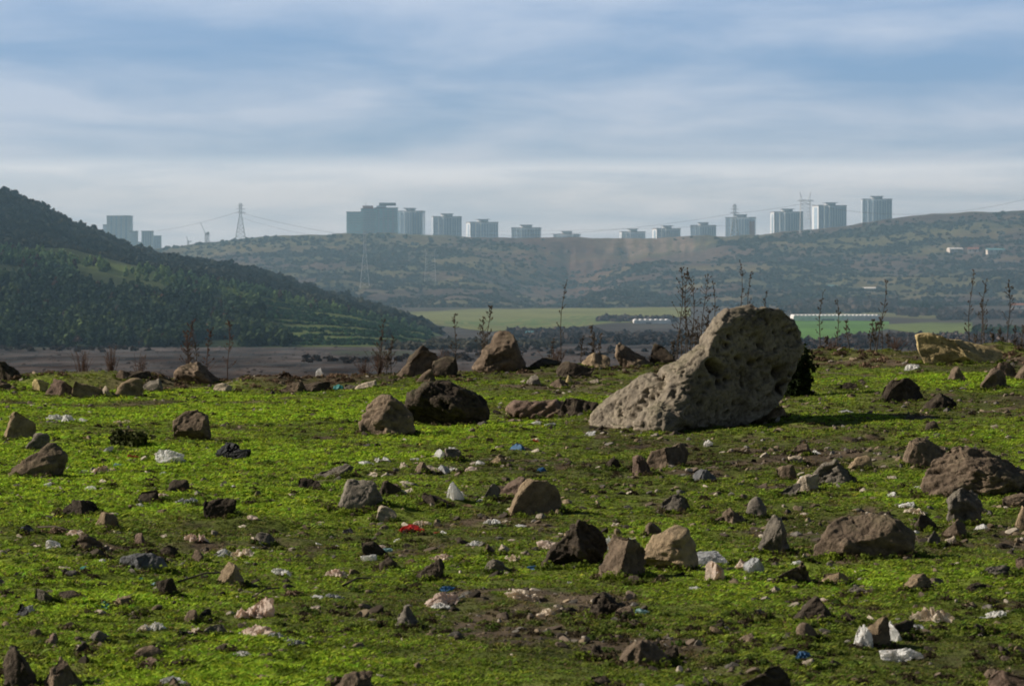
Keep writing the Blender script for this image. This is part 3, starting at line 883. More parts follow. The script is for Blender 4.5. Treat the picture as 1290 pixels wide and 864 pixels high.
# outlined rocks
rock(B, (590,413,660,469), 'b', 'tall pointed rock on the crest with a sunlit slope on its left', B,
     [(590,468),(597,455),(607,440),(617,430),(622,418),(630,413),(641,415),(648,425),(653,438),(659,455),(660,469),(625,474)], .7, 5, .05)
rock(B, (452,498,521,549), 'b', 'rounded brown boulder, left one of the big pair before the crest', B,
     [(452,546),(455,525),(463,510),(477,500),(487,498),(498,501),(509,513),(519,524),(521,546),(485,556)], .8, 5, .06)
rock(B, (508,480,614,538), 'd', 'broad dark humped boulder, right one of the big pair', B,
     [(508,532),(509,515),(522,500),(536,487),(550,480),(568,482),(583,491),(599,497),(609,507),(614,519),(608,536),(560,545)], .7, 5, .07)
rock(B, (532,509,576,537), 'd', 'low dark rock leaning against the front of the humped boulder', B, None, .7, 7)
rock(B, (1160,560,1300,630), 'b', 'large brown boulder with a flat sloping back at the right edge', B,
     [(1160,620),(1164,600),(1175,581),(1194,566),(1209,560),(1232,567),(1260,574),(1278,586),(1296,596),(1300,618),(1285,632),(1220,640)], .7, 6, .06)
rock(B, (1153,418,1269,459), 'y', 'long yellowish wedge shaped rock on the right of the crest', B,
     [(1153,421),(1170,419),(1192,426),(1225,430),(1252,436),(1269,443),(1262,455),(1215,462),(1168,462),(1157,445)], .5, 8, .025)
rock(B, (1023,648,1152,704), 'b', 'wide flat topped brown boulder half sunk in the grass lower right', B,
     [(1023,704),(1031,685),(1044,662),(1062,651),(1092,648),(1118,650),(1134,654),(1150,670),(1152,690),(1100,714)], .55, 5, .05)
rock(B, (213,455,277,485), 'b', 'large humped boulder on the left of the crest with a sunlit left face', B,
     [(213,484),(221,470),(232,459),(245,455),(260,458),(271,466),(277,484),(245,492)], .7, 6, .06)
rock(B, (682,655,768,716), 'd', 'big dark angular rock, left one of the row of three in the middle foreground', B,
     [(682,712),(690,697),(705,680),(718,660),(730,655),(748,659),(762,670),(768,690),(758,710),(715,724)], .7, 7, .08)
rock(B, (750,674,812,728), 'b', 'upright brown rock, middle one of the row of three', B, None, .8, 9, .07, lean=.15)
rock(B, (797,667,876,721), 't', 'pale tan rock with a sunlit face, right one of the row of three', B,
     [(797,716),(808,695),(822,675),(845,667),(866,668),(874,690),(876,714),(835,728)], .8, 6, .05)
rock(B, (777,431,819,463), 'b', 'square brown block of stone on the crest left of the huge boulder', B, None, .8, 5)
rock(B, (817,434,850,459), 'd', 'dark rounded rock behind the square block on the crest', B, None, .8)
rock(B, (953,648,996,699), 'g', 'grey pyramid shaped stone standing left of the wide flat topped boulder', B,
     [(953,696),(960,675),(968,658),(975,648),(984,655),(992,672),(996,694),(975,706)], .8, 6, .05)
rock(B, (0,814,50,872), 'd', 'dark pointed boulder in the bottom left corner', B,
     [(-2,866),(3,835),(12,818),(18,814),(28,824),(38,842),(50,868),(22,880)], .8, 6, .05)
rock(B, (50,826,112,872), 'b', 'brown facetted boulder next to the pointed one in the bottom left', B, None, .8)
rock(B, (217,516,265,557), 'b', 'blocky dark brown boulder standing alone left of centre in the grass', B,
     [(217,550),(219,530),(230,519),(248,516),(262,523),(265,550),(240,564)], .9, 6)
rock(B, (11,559,81,602), 'b', 'brown ridge backed boulder by the left edge below the grey stone', B, None, .8, 7)
rock(B, (4,518,46,554), 't', 'tan upright stone close to the left edge of the meadow', B, None, .8)
rock(B, (32,546,62,568), 'g', 'small rounded light grey stone behind the ridge backed boulder', 'stone', None, .8, 5)
rock(B, (410,605,484,646), 'g', 'broad grey brown boulder in the grass left of the centre', B, None, .7, 8)
rock(B, (640,604,705,650), 't', 'smooth tan brown boulder in the grass right at the centre', B, None, .8, 6, .04)
rock(B, (618,601,668,628), 'r', 'low reddish rock behind the smooth tan boulder', 'stone')
rock(B, (605,609,630,630), 'g', 'small grey rock left of the reddish rock', 'stone')
rock(B, (813,560,866,592), 'b', 'brown rock with a bright peak below the huge boulder', B, None, .8, 7)
rock(B, (797,573,828,599), 'r', 'small reddish rock against the left of the bright peaked rock', 'stone')
rock(B, (833,623,870,647), 'g', 'dark faced grey rock with a pale flat top right of the centre', 'stone', None, .8, 6)
rock(B, (1110,475,1164,508), 'd', 'dark rounded boulder in shade to the right of the huge boulder', B, None, .8, 6)
rock(B, (1140,552,1196,590), 'b', 'brown wedge shaped rock just left of the large right edge boulder', B, None, .7, 7)
rock(B, (1195,614,1236,661), 'g', 'upright grey stone leaning on the front of the large right edge boulder', B, None, .8, 8, .1)
rock(B, (988,750,1048,784), 'd', 'dark reddish brown block of rock in the lower right grass', B, None, .7, 6, .04)
rock(B, (1003,784,1029,806), 'b', 'small cube shaped stone below the dark reddish block', 'stone', None, .9, 4, .03)
rock(B, (772,806,848,843), 'b', 'brown rock with a dark right side near the bottom of the picture', B,
     [(772,842),(785,822),(800,808),(815,806),(830,814),(842,828),(848,841),(808,852)], .8, 6, .05)
rock(B, (830,812,857,836), 'd', 'small dark rock touching the right of the brown bottom rock', 'stone')
rock(B, (935,838,995,878), 'd', 'dark rounded boulder cut by the bottom edge right of centre', B)
rock(B, (1250,843,1320,885), 'r', 'reddish brown boulder in the bottom right corner', B)
rock(B, (415,847,468,875), 'b', 'flat brown rock cut by the bottom edge left of centre', B)
rock(B, (507,435,541,460), 'd', 'dark rock at the back of the cluster on the crest left of the pointed rock', B)
rock(B, (498,441,550,476), 'b', 'tilted sunlit slab in the middle of the crest cluster', B, None, .6, 6, .06, lean=.5)
rock(B, (545,449,576,476), 'd', 'dark peaked rock at the right of the crest cluster', B)
rock('stone', (522,465,548,482), 'b', 'small brown stone at the front of the crest cluster')
rock(B, (-6,455,31,480), 'd', 'dark rounded boulder at the far left end of the crest', B)
rock(B, (-8,478,29,494), 'b', 'low sloping slab in front of the dark boulder at the far left', B, None, .8)
rock(B, (1023,582,1085,613), 'g', 'broad grey crumbling rock in the rubble right of the centre', B, None, .7, 8, .1)
rock('stone', (1068,573,1102,594), 't', 'tan stone at the back of the broad grey crumbling rock')
rock('stone', (1000,597,1032,622), 'p', 'pale layered stone left of the broad grey crumbling rock')
rock('stone', (978,609,1008,627), 'g', 'grey stone in front of the pale layered one')
rock('stone', (993,573,1016,586), 'p', 'pale rounded stone lying in the grass above the rubble')
rock('stone', (997,558,1024,573), 'b', 'brown stone above the pale rounded one')
rock('stone', (978,585,1003,606), 'b', 'brown earthy stone left of the rubble')
rock('stone', (869,590,914,608), 's', 'flat grey slab lying in the grass under the huge boulder', 'stone', None, .9, 6, .03)
rock('slate_slab', (146,695,212,722), 's', 'dark blue grey slate slab lying in the lower left grass', 'slab',
     [(146,716),(150,702),(170,698),(192,697),(206,705),(212,714),(200,722),(165,726)], .7, 6, .04)
rock('stone', (272,706,310,740), 't', 'tan pyramid shaped stone in the grass right of the slate slab', 'stone',
     [(272,736),(280,716),(288,706),(296,711),(304,724),(310,738),(290,746)], .8, 5, .04)
rock('stone', (71,630,126,652), 'd', 'long flat dark stone in the grass at the left', 'stone', None, .6, 6)
rock('stone', (120,645,149,666), 't', 'tan layered stone below the long flat dark one')
rock('stone', (258,627,297,653), 'd', 'dark tilted stone standing alone left of the centre', 'stone', None, .7, 7, lean=.4)
rock('stone', (471,637,499,659), 'p', 'pale tan rounded stone below the broad grey brown boulder', 'stone', None, .8, 5, .04)
rock('stone', (476,605,504,626), 'd', 'dark stone with a pale side right of the broad grey brown boulder')
rock('stone', (396,585,445,602), 'g', 'flat grey stone above the broad grey brown boulder', 'stone', None, .7)
rock('stone', (376,601,404,618), 'd', 'low dark stone left of the broad grey brown boulder')
rock('stone', (532,621,566,637), 'd', 'low dark stone below the white upright rag')
rock('stone', (500,765,531,793), 'g', 'upright grey stone with a dark hollow in the lower middle grass', 'stone', None, .8, 8, .1)
rock('clod', (516,703,557,732), 'd', 'round brown fibrous clod in the lower middle grass', 'clod', None, .9, 2, .08)
rock('stone', (456,682,487,703), 'd', 'dark peaked stone above the round brown clod', 'stone')
rock('stone', (474,701,502,718), 'd', 'dark crumbly stone just below the dark peaked one', 'stone')
rock('stone', (611,705,646,724), 'g', 'light grey double humped stone left of the row of three', 'stone')
rock('stone', (608,685,632,701), 'b', 'flat brown stone above the light grey double humped one', 'stone')
rock('stone', (628,685,646,699), 'p', 'pale round stone beside the flat brown one', 'stone')
rock('stone', (738,747,786,780), 'd', 'dark grey heap shaped rock below the row of three', B, None, .8, 7, .1)
rock('stone', (775,764,803,781), 'b', 'small brown rock at the right foot of the dark grey heap', 'stone')
rock('stone', (728,813,771,832), 'd', 'dark crumbly rock left of the brown bottom rock', 'stone', None, .8, 7, .1)
rock('stone', (743,851,776,870), 'd', 'dark rounded stone cut by the bottom edge under the brown rock', 'stone')
rock('stone', (878,848,902,868), 'g', 'grey stone cut by the bottom edge left of the dark boulder', 'stone')
rock('stone', (790,780,808,792), 'd', 'small dark stone with a long shadow below the dark grey heap', 'stone')
rock('stone', (894,787,913,801), 't', 'small tan peaked stone in the lower right middle grass', 'stone')
rock('stone', (929,798,964,813), 'b', 'low brown stone right of the small tan peaked one', 'stone')
rock('stone', (944,767,966,779), 'g', 'small grey stone above the low brown one', 'stone')
rock('stone', (822,723,840,736), 't', 'small tan stone below the sunlit rock of the row', 'stone')
rock('stone', (789,725,812,737), 'd', 'small dark stone below the middle rock of the row', 'stone')
rock('stone', (895,640,942,663), 'b', 'brown rough rock left of the grey pyramid stone', B, None, .7, 8, .1)
rock('stone', (938,626,966,652), 'g', 'grey brown upright stone behind the brown rough rock', 'stone', None, .7)
rock('stone', (811,658,834,677), 'b', 'small brown stone behind the sunlit rock of the row', 'stone')
rock('stone', (957,712,1032,737), 'b', 'long knobbly brown stone lying under the wide flat topped boulder', 'stone', None, .35, 5, .12)
rock('stone', (1036,719,1070,737), 't', 'tan rounded stone right of the long knobbly one', 'stone')
rock('stone', (969,737,987,750), 'p', 'small pale stone below the long knobbly one', 'stone')
rock('stone', (1137,723,1174,747), 't', 'tan slanted stone in the grass below the wide flat topped boulder', 'stone', None, .7, 6, .05, lean=.5)
rock('stone', (1063,738,1104,753), 'g', 'low grey stone left of the tan slanted one', 'stone')
rock('stone', (1128,686,1155,699), 'g', 'small flat grey stone at the right foot of the wide flat topped boulder', 'stone')
rock('stone', (1007,697,1023,708), 'p', 'small pale stone at the left foot of the wide flat topped boulder', 'stone')
rock('stone', (1152,646,1182,670), 'd', 'dark stone at the right end of the wide flat topped boulder', 'stone')
rock('stone', (1186,655,1218,679), 'b', 'brown peaked stone below the upright grey stone', 'stone')
rock('stone', (1169,668,1187,690), 'g', 'grey stone left of the brown peaked one', 'stone')
rock('stone', (1191,675,1208,689), 'p', 'pale stone in front of the brown peaked one', 'stone')
rock('stone', (1238,713,1277,729), 'g', 'flat light grey stone near the right edge', 'stone')
rock('stone', (1276,702,1305,722), 'r', 'pinkish stone cut by the right edge', 'stone')
rock('stone', (1262,621,1300,642), 'b', 'brown stone at the right edge below the large boulder', 'stone')
rock('stone', (1275,637,1302,668), 't', 'tall tan stone cut by the right edge below the large boulder', 'stone')
rock('stone', (1025,773,1047,786), 'b', 'small brown stone touching the dark reddish block', 'stone')
rock('stone', (1052,770,1086,787), 'd', 'dark low stone left of the plastic wrapped stone', 'stone')
rock('stone', (1085,775,1122,815), 't', 'tan upright stone wrapped in torn white plastic', 'stone', None, .8, 6)
rock('stone', (1119,781,1151,800), 'd', 'dark block right of the plastic wrapped stone', 'stone')
rock('stone', (1217,785,1246,798), 'd', 'low dark stone in the lower right grass', 'stone')
rock('stone', (1007,829,1029,843), 'p', 'small pale brown stone near the bottom right of centre', 'stone')
rock('stone', (1259,814,1281,829), 'd', 'small dark stone close to the bottom right corner', 'stone')
rock('stone', (1277,812,1300,828), 't', 'tan stone cut by the right edge close to the corner', 'stone')
rock('stone', (1233,842,1267,858), 'b', 'brown low stone left of the corner boulder', 'stone')
rock('stone', (1166,530,1189,544), 'd', 'small dark stone in the grass below the shaded boulder', 'stone')
rock('stone', (1164,494,1207,517), 'd', 'dark rubble stone at the right of the shaded boulder', 'stone', None, .7)
rock('stone', (1192,461,1216,480), 'b', 'brown peaked stone below the yellowish wedge rock', 'stone')
rock('stone', (1232,464,1268,491), 'b', 'brown rock at the front of the rubble on the right crest', B, None, .7)
rock('stone', (1246,456,1282,477), 'r', 'reddish rock at the back of the rubble on the right crest', B, None, .7)
rock('stone', (1278,455,1305,480), 'b', 'brown rock of the crest rubble cut by the right edge', B, None, .7)
rock('stone', (1055,481,1080,492), 'd', 'flat dark stone in the grass right of the huge boulder', 'stone')
rock('stone', (944,501,972,520), 'g', 'grey stone propped at the foot of the huge boulder', 'stone', None, .7)
rock('stone', (950,512,992,531), 't', 'flat tan stone lying before the propped grey one', 'stone', None, .7, 6, .04)
rock('stone', (917,516,942,530), 'g', 'small grey stone under the overhang of the huge boulder', 'stone')
rock('stone', (733,445,768,464), 't', 'pale tan rock on the crest left of the square block', 'stone')
rock('stone', (667,450,706,463), 'd', 'low dark rock on the crest right of the pointed rock', 'stone')
rock('stone', (704,456,747,477), 'd', 'dark low rock before the pale tan one on the crest', 'stone')
rock('stone', (709,473,723,484), 'y', 'small pale yellow stone standing in the grass before the crest', 'stone')
rock('stone', (661,472,685,486), 'g', 'grey stone in the grass before the pointed rock', 'stone')
rock('stone', (693,478,716,490), 'b', 'brown stone in the grass beside the small yellow one', 'stone')
rock('stone', (735,477,754,485), 'p', 'flat pale stone in the grass before the crest', 'stone')
rock('stone', (644,503,712,528), 'r', 'long low reddish earth bank left of the huge boulder', 'earth bank', None, .5, 4, .09)
rock('stone', (700,502,757,524), 'd', 'dark earth hump between the reddish bank and the huge boulder', 'earth bank', None, .6, 4, .08)
rock('stone', (41,477,61,494), 'y', 'pale square stone at the left end of the crest pile', 'stone')
rock('stone', (58,478,97,499), 'r', 'reddish rock in the crest pile right of the pale square one', 'stone')
rock('stone', (92,481,132,502), 't', 'rounded rock with a pale top in the crest pile on the left', 'stone', None, .8, 5, .04)
rock('stone', (144,477,180,500), 't', 'round tan rock at the right of the pale topped one', 'stone', None, .8, 5)
rock('stone', (179,477,206,494), 'g', 'grey rock at the right end of the left crest pile', 'stone')
rock('stone', (144,466,164,480), 'b', 'brown stone at the back of the left crest pile', 'stone')
rock('stone', (160,467,190,480), 'd', 'dark stone at the back right of the left crest pile', 'stone')
rock('stone', (128,486,142,500), 'p', 'small whitish stone between the two round rocks of the left pile', 'stone')
rock('stone', (269,483,292,494), 'p', 'flat whitish stone at the foot of the large humped boulder', 'stone')
rock('stone', (348,478,385,496), 'b', 'low brown hump in the grass left of the teal scrap', 'stone')
rock('stone', (380,480,416,495), 'd', 'low dark hump between the brown hump and the teal scrap', 'stone')
rock('stone', (434,483,452,492), 'g', 'small grey stone right of the teal scrap', 'stone')
rock('stone', (447,479,474,490), 'p', 'flat pale stone right of the small grey one', 'stone')
rock('stone', (27,661,46,673), 's', 'small blue grey stone in the grass at the left', 'stone')
rock('stone', (88,672,128,694), 'b', 'brown crumbly stone above the slate slab', 'stone', None, .7)
rock('stone', (112,690,138,703), 'd', 'flat dark stone touching the left of the slate slab', 'stone')
rock('stone', (169,671,189,689), 'r', 'reddish brown stone above the slate slab on the right', 'stone')
rock('stone', (202,686,225,703), 'd', 'dark stone right of the slate slab', 'stone')
rock('stone', (239,692,262,711), 'b', 'brown stone above the tan pyramid stone', 'stone')
rock('stone', (42,741,68,764), 'g', 'grey rounded stone right of the black plastic at the left edge', 'stone')
rock('stone', (72,745,102,759), 'd', 'dark stone right of the grey rounded one', 'stone')
rock('stone', (142,751,168,767), 't', 'tan stone right of the turquoise string', 'stone')
rock('stone', (151,767,180,777), 'g', 'flat grey stone below the tan one', 'stone')
rock('stone', (108,767,133,777), 'p', 'flat pale stone below the turquoise string', 'stone')
rock('stone', (197,728,222,752), 'd', 'dark stone standing in the grass below the slate slab', 'stone')
rock('stone', (32,791,56,807), 'b', 'brown stone above the two bottom left boulders', 'stone')
rock('stone', (51,797,77,816), 'r', 'reddish stone with a pale top above the bottom left boulders', 'stone')
rock('stone', (80,784,98,796), 'd', 'small dark stone in the grass at the lower left', 'stone')
rock('stone', (112,794,138,814), 'g', 'grey stone pointed like a tooth at the lower left', 'stone', None, .8, 7)
rock('stone', (86,810,114,828), 'd', 'dark rounded stone right of the bottom left boulders', 'stone')
rock('stone', (170,814,206,836), 'b', 'brown slanted stone above the pinkish one at the lower left', 'stone')
rock('stone', (179,828,207,844), 'r', 'pinkish stone at the lower left', 'stone', None, .8, 6, .04)
rock('stone', (205,853,236,872), 'b', 'brown stone under the white plate at the bottom', 'stone')
rock('stone', (228,768,250,787), 'b', 'brown stone above the plastic rubbish lower left', 'stone')
rock('stone', (247,766,266,782), 'k', 'black lump touching the brown stone lower left', 'stone')
rock('stone', (250,785,287,803), 'g', 'greenish grey slab among the plastic rubbish lower left', 'stone', None, .7)
rock('stone', (269,811,291,825), 'd', 'dark stone below the greenish grey slab', 'stone')
rock('stone', (215,831,238,842), 'd', 'low dark stone left of the bottom plate', 'stone')
rock('stone', (321,670,345,687), 'g', 'white topped grey stone in the grass below the tilted stone', 'stone')
rock('stone', (561,565,581,579), 'g', 'small grey stone right of the small white bag in the middle', 'stone')
rock('stone', (521,582,542,596), 'b', 'brown stone left of the pale flat stone in the middle', 'stone')
rock('stone', (534,586,556,596), 'p', 'pale flat stone in the middle of the meadow', 'stone')
rock('stone', (615,575,638,586), 't', 'low tan stone in the middle grass right of the small white bag', 'stone')
rock('stone', (761,576,784,592), 'd', 'dark rounded stone left of the bright peaked rock', 'stone')
rock('stone', (208,604,242,622), 'd', 'low dark stone right of the white bag on the left', 'stone')
rock('stone', (173,617,201,636), 'd', 'dark lump left of the low dark stone', 'stone')
rock('stone', (1210,735,1250,748), 'd', 'low dark stone sunk in the grass on the right', 'stone')

# small stones one could count but not tell apart
def small_stones():
    proto = {}
    for c in 'bgdpt':
        proto[c] = []
        for k in range(5):
            seed = 900 + k * 7 + ord(c); v, f = rock_verts(3, seed, 9)
            v = v * np.array([.5, .4, .34]); v[:, 2] = np.where(v[:, 2] < 0, v[:, 2] * .5, v[:, 2])
            v = roughen(v, f, 1., seed, .07)
            me = np_mesh('stone', v, f, M['rock']); proto[c].append(me.data); bpy.data.objects.remove(me)
    word = {'b': 'brown', 'g': 'grey', 'd': 'dark', 'p': 'pale', 't': 'tan'}
    n = 0; tries = 0
    while n < 165 and tries < 4000:
        tries += 1
        px = random.uniform(5, 1285); py = random.uniform(478, 858)
        dens = .35 + .65 * float(sstep(520, 900, px)) * float(sstep(740, 640, py)) + .3 * float(sstep(560, 500, py))
        if random.random() > dens: continue
        x, y, z = ray(px, py)
        c = random.choices('bgdpt', (4, 3, 3, 1.3, 2))[0]
        w = (9 + 12 * random.random() ** 1.6) * (1 + .3 * (py > 600)) / F * y
        o = bpy.data.objects.new('stone', random.choice(proto[c])); COL.objects.link(o)
        o.location = (x, y, z - .05 * w); o.rotation_euler = (random.uniform(-.3, .3), random.uniform(-.3, .3), random.uniform(0, 6.28))
        o.scale = (w, w, w * random.uniform(.6, 1.2)); cc = np.array(ROCKC[c]) * random.uniform(.8, 1.25); o.color = (*cc, 1)
        tag(o, 'small %s stone, one of many strewn loosely through the meadow grass' % word[c], 'stone', 'small %s stones strewn in the grass' % word[c])
        n += 1
small_stones()

def rubble():
    v, f = rock_verts(3, 71, 9); v2, _ = rock_verts(3, 77, 11); nV = len(v)
    N = 12000
    Y = 16.5 * (84 / 16.5) ** (rng.random(N) ** .8); x = rng.uniform(-.2, .2, N) * Y
    dirt, lush_lit, px, py = near_masks(x, Y)
    cl = fbm(x / 1.3, Y / 2., seed=235, oct=3)
    rub = np.exp(-((px - 1080) / 190) ** 2 - ((py - 610) / 70) ** 2) + .8 * np.exp(-((px - 640) / 160) ** 2 - ((py - 590) / 50) ** 2) + 1.1 * sstep(70, 78, Y)
    keep = rng.random(N) < np.clip(.12 + .4 * dirt + .6 * cl + .5 * rub, .04, 1) * .7
    x, Y, px = x[keep], Y[keep], px[keep]
    s = (.024 + .075 * rng.random(len(x)) ** 3.2) * (Y / 30) ** .4
    ex, ey, es = [], [], []
    for (X0, Y0, w0, d0) in foot:
        k = int(rng.integers(3, 9)); a = rng.uniform(0, 6.283, k); q = 1 + rng.exponential(.28, k)
        ex.append(X0 + np.cos(a) * w0 * .5 * q); ey.append(Y0 + np.sin(a) * d0 * .5 * q); es.append((.03 + .10 * min(w0, 1.)) * rng.uniform(.4, 1.2, k))
    x = np.concatenate([x] + ex); Y = np.concatenate([Y] + ey); s = np.concatenate([s] + es)
    z = zterr(x, Y); n = len(x)
    V = np.where((rng.random(n) < .5)[:, None, None], v[None], v2[None])
    a = rng.uniform(0, 6.28, n); ca, sa = np.cos(a)[:, None], np.sin(a)[:, None]
    X = V[..., 0] * (s * rng.uniform(.7, 1.3, n))[:, None]; Yy = V[..., 1] * (s * rng.uniform(.6, 1., n))[:, None]; Z = V[..., 2] * (s * rng.uniform(.4, .8, n))[:, None]
    Z = Z + X * rng.uniform(-.4, .4, (n, 1))
    P = np.stack([X * ca - Yy * sa + x[:, None], X * sa + Yy * ca + Y[:, None], Z + z[:, None] + .15 * s[:, None]], -1)
    P += .12 * s[:, None, None] * np.stack([vnoise(P[..., 0] / .05, P[..., 1] / .05, P[..., 2] / .05, seed=k) for k in (1, 2, 3)], -1)
    pal = np.array([ROCKC['b'], ROCKC['g'], ROCKC['d'], ROCKC['t'], ROCKC['p'], ROCKC['b'], ROCKC['t']])
    c = 1.3 * pal[rng.integers(0, len(pal), n)] * rng.uniform(.6, 1.2, (n, 1))
    Fs = (f[None] + (np.arange(n) * nV)[:, None, None]).reshape(-1, 3)
    o = np_mesh('rubble', P.reshape(-1, 3), Fs, tint_material('rubble_stone', .95, 0, .45, 28., .02), smooth=True, col=np.repeat(c, nV, 0))
    tag(o, 'broken rubble and earth clods strewn between the boulders', 'rubble', kind='stuff')
    # grass and weeds grown up around the feet of the rocks
    P, S = [], []
    for (X, Yc, w, d) in foot:
        k = int(16 + 80 * min(w, 1.8))
        a = rng.uniform(0, 6.283, k); rr = rng.uniform(.92, 1.2, k)
        P.append(np.stack([X + np.cos(a) * w / 2 * rr, Yc + np.sin(a) * d / 2 * rr], 1)); S.append(rng.uniform(.022, .06, k) * (1 + .7 * min(w, 1.2)))
    P = np.concatenate(P); S = np.concatenate(S); z = zterr(P[:, 0], P[:, 1])
    k = rng.random((len(P), 1)); c = np.array([.06, .09, .02]) * (1 - k) + np.array([.26, .33, .035]) * k
    c[rng.random(len(P)) < .3] = (.10, .075, .04)
    pr = [clump_proto(34, 1., .8, 'dome', 590 + i, .14) for i in range(4)]
    o = foliage_mass('grass_tufts', np.column_stack([P, z + S * .2]), S, c, pr, M['grass'], '', '')
    tag(o, 'ragged grass and weeds growing around the feet of the rocks', 'grass tufts', kind='stuff')
rubble()

def pebbles():
    v, f = rock_verts(2, 33, 7); nV = len(v)
    N = 15000
    Y = 16 * (86 / 16) ** (rng.random(N) ** .85); x = rng.uniform(-.21, .21, N) * Y
    dirt, lush_lit, px, py = near_masks(x, Y)
    cl = fbm(x / 2., Y / 3., seed=231, oct=3)
    keep = rng.random(N) < np.clip(.18 + .8 * dirt + .8 * cl, .05, 1)
    x, Y, px = x[keep], Y[keep], px[keep]; z = zterr(x, Y); n = len(x)
    s = (.015 + .06 * rng.random(n) ** 3.5) * (Y / 30) ** .4
    a = rng.uniform(0, 6.28, n)
    sx, sy, sz = s * rng.uniform(.7, 1.4, n), s * rng.uniform(.7, 1.2, n), s * rng.uniform(.4, .9, n)
    X = v[None, :, 0] * sx[:, None]; Yy = v[None, :, 1] * sy[:, None]
    V = np.stack([X * np.cos(a)[:, None] - Yy * np.sin(a)[:, None] + x[:, None], X * np.sin(a)[:, None] + Yy * np.cos(a)[:, None] + Y[:, None], v[None, :, 2] * sz[:, None] + z[:, None] + .2 * sz[:, None]], -1)
    pal = np.array([ROCKC['b'], ROCKC['g'], ROCKC['d'], ROCKC['p'], ROCKC['t'], ROCKC['d'], ROCKC['b']])
    c = 1.4 * pal[rng.integers(0, len(pal), n)] * rng.uniform(.6, 1.3, (n, 1))
    Fs = (f[None] + (np.arange(n) * nV)[:, None, None]).reshape(-1, 3)
    o = np_mesh('pebbles', V.reshape(-1, 3), Fs, tint_material('pebble_stone', .95, 0, .3, 30.), smooth=False, col=np.repeat(c, nV, 0))
    tag(o, 'fine stones, pebbles and clods scattered through the grass and bare earth', 'pebbles', kind='stuff')
    # stones strewn over the dry lake bed
    N = 2600
    Y = rng.uniform(960, 1440, N); x = rng.uniform(-.25, .2, N) * Y; z = zterr(x, Y); n = N
    s = .35 + 1.1 * rng.random(n) ** 4
    V = v[None] * np.stack([s * 1.2, s, s * .55], 1)[:, None, :] + np.stack([x, Y, z], 1)[:, None, :]
    c = np.array([[.075, .066, .062]]) * rng.uniform(.5, 2.0, (n, 1))
    o = np_mesh('lake_bed_stones', V.reshape(-1, 3), (f[None] + (np.arange(n) * nV)[:, None, None]).reshape(-1, 3), M['pebble'] if 'pebble' in M else bpy.data.materials['pebble_stone'], smooth=False, col=np.repeat(c, nV, 0))
    tag(o, 'stones and clods strewn over the dry lake bed below the left hill', 'stones', kind='stuff')
pebbles()

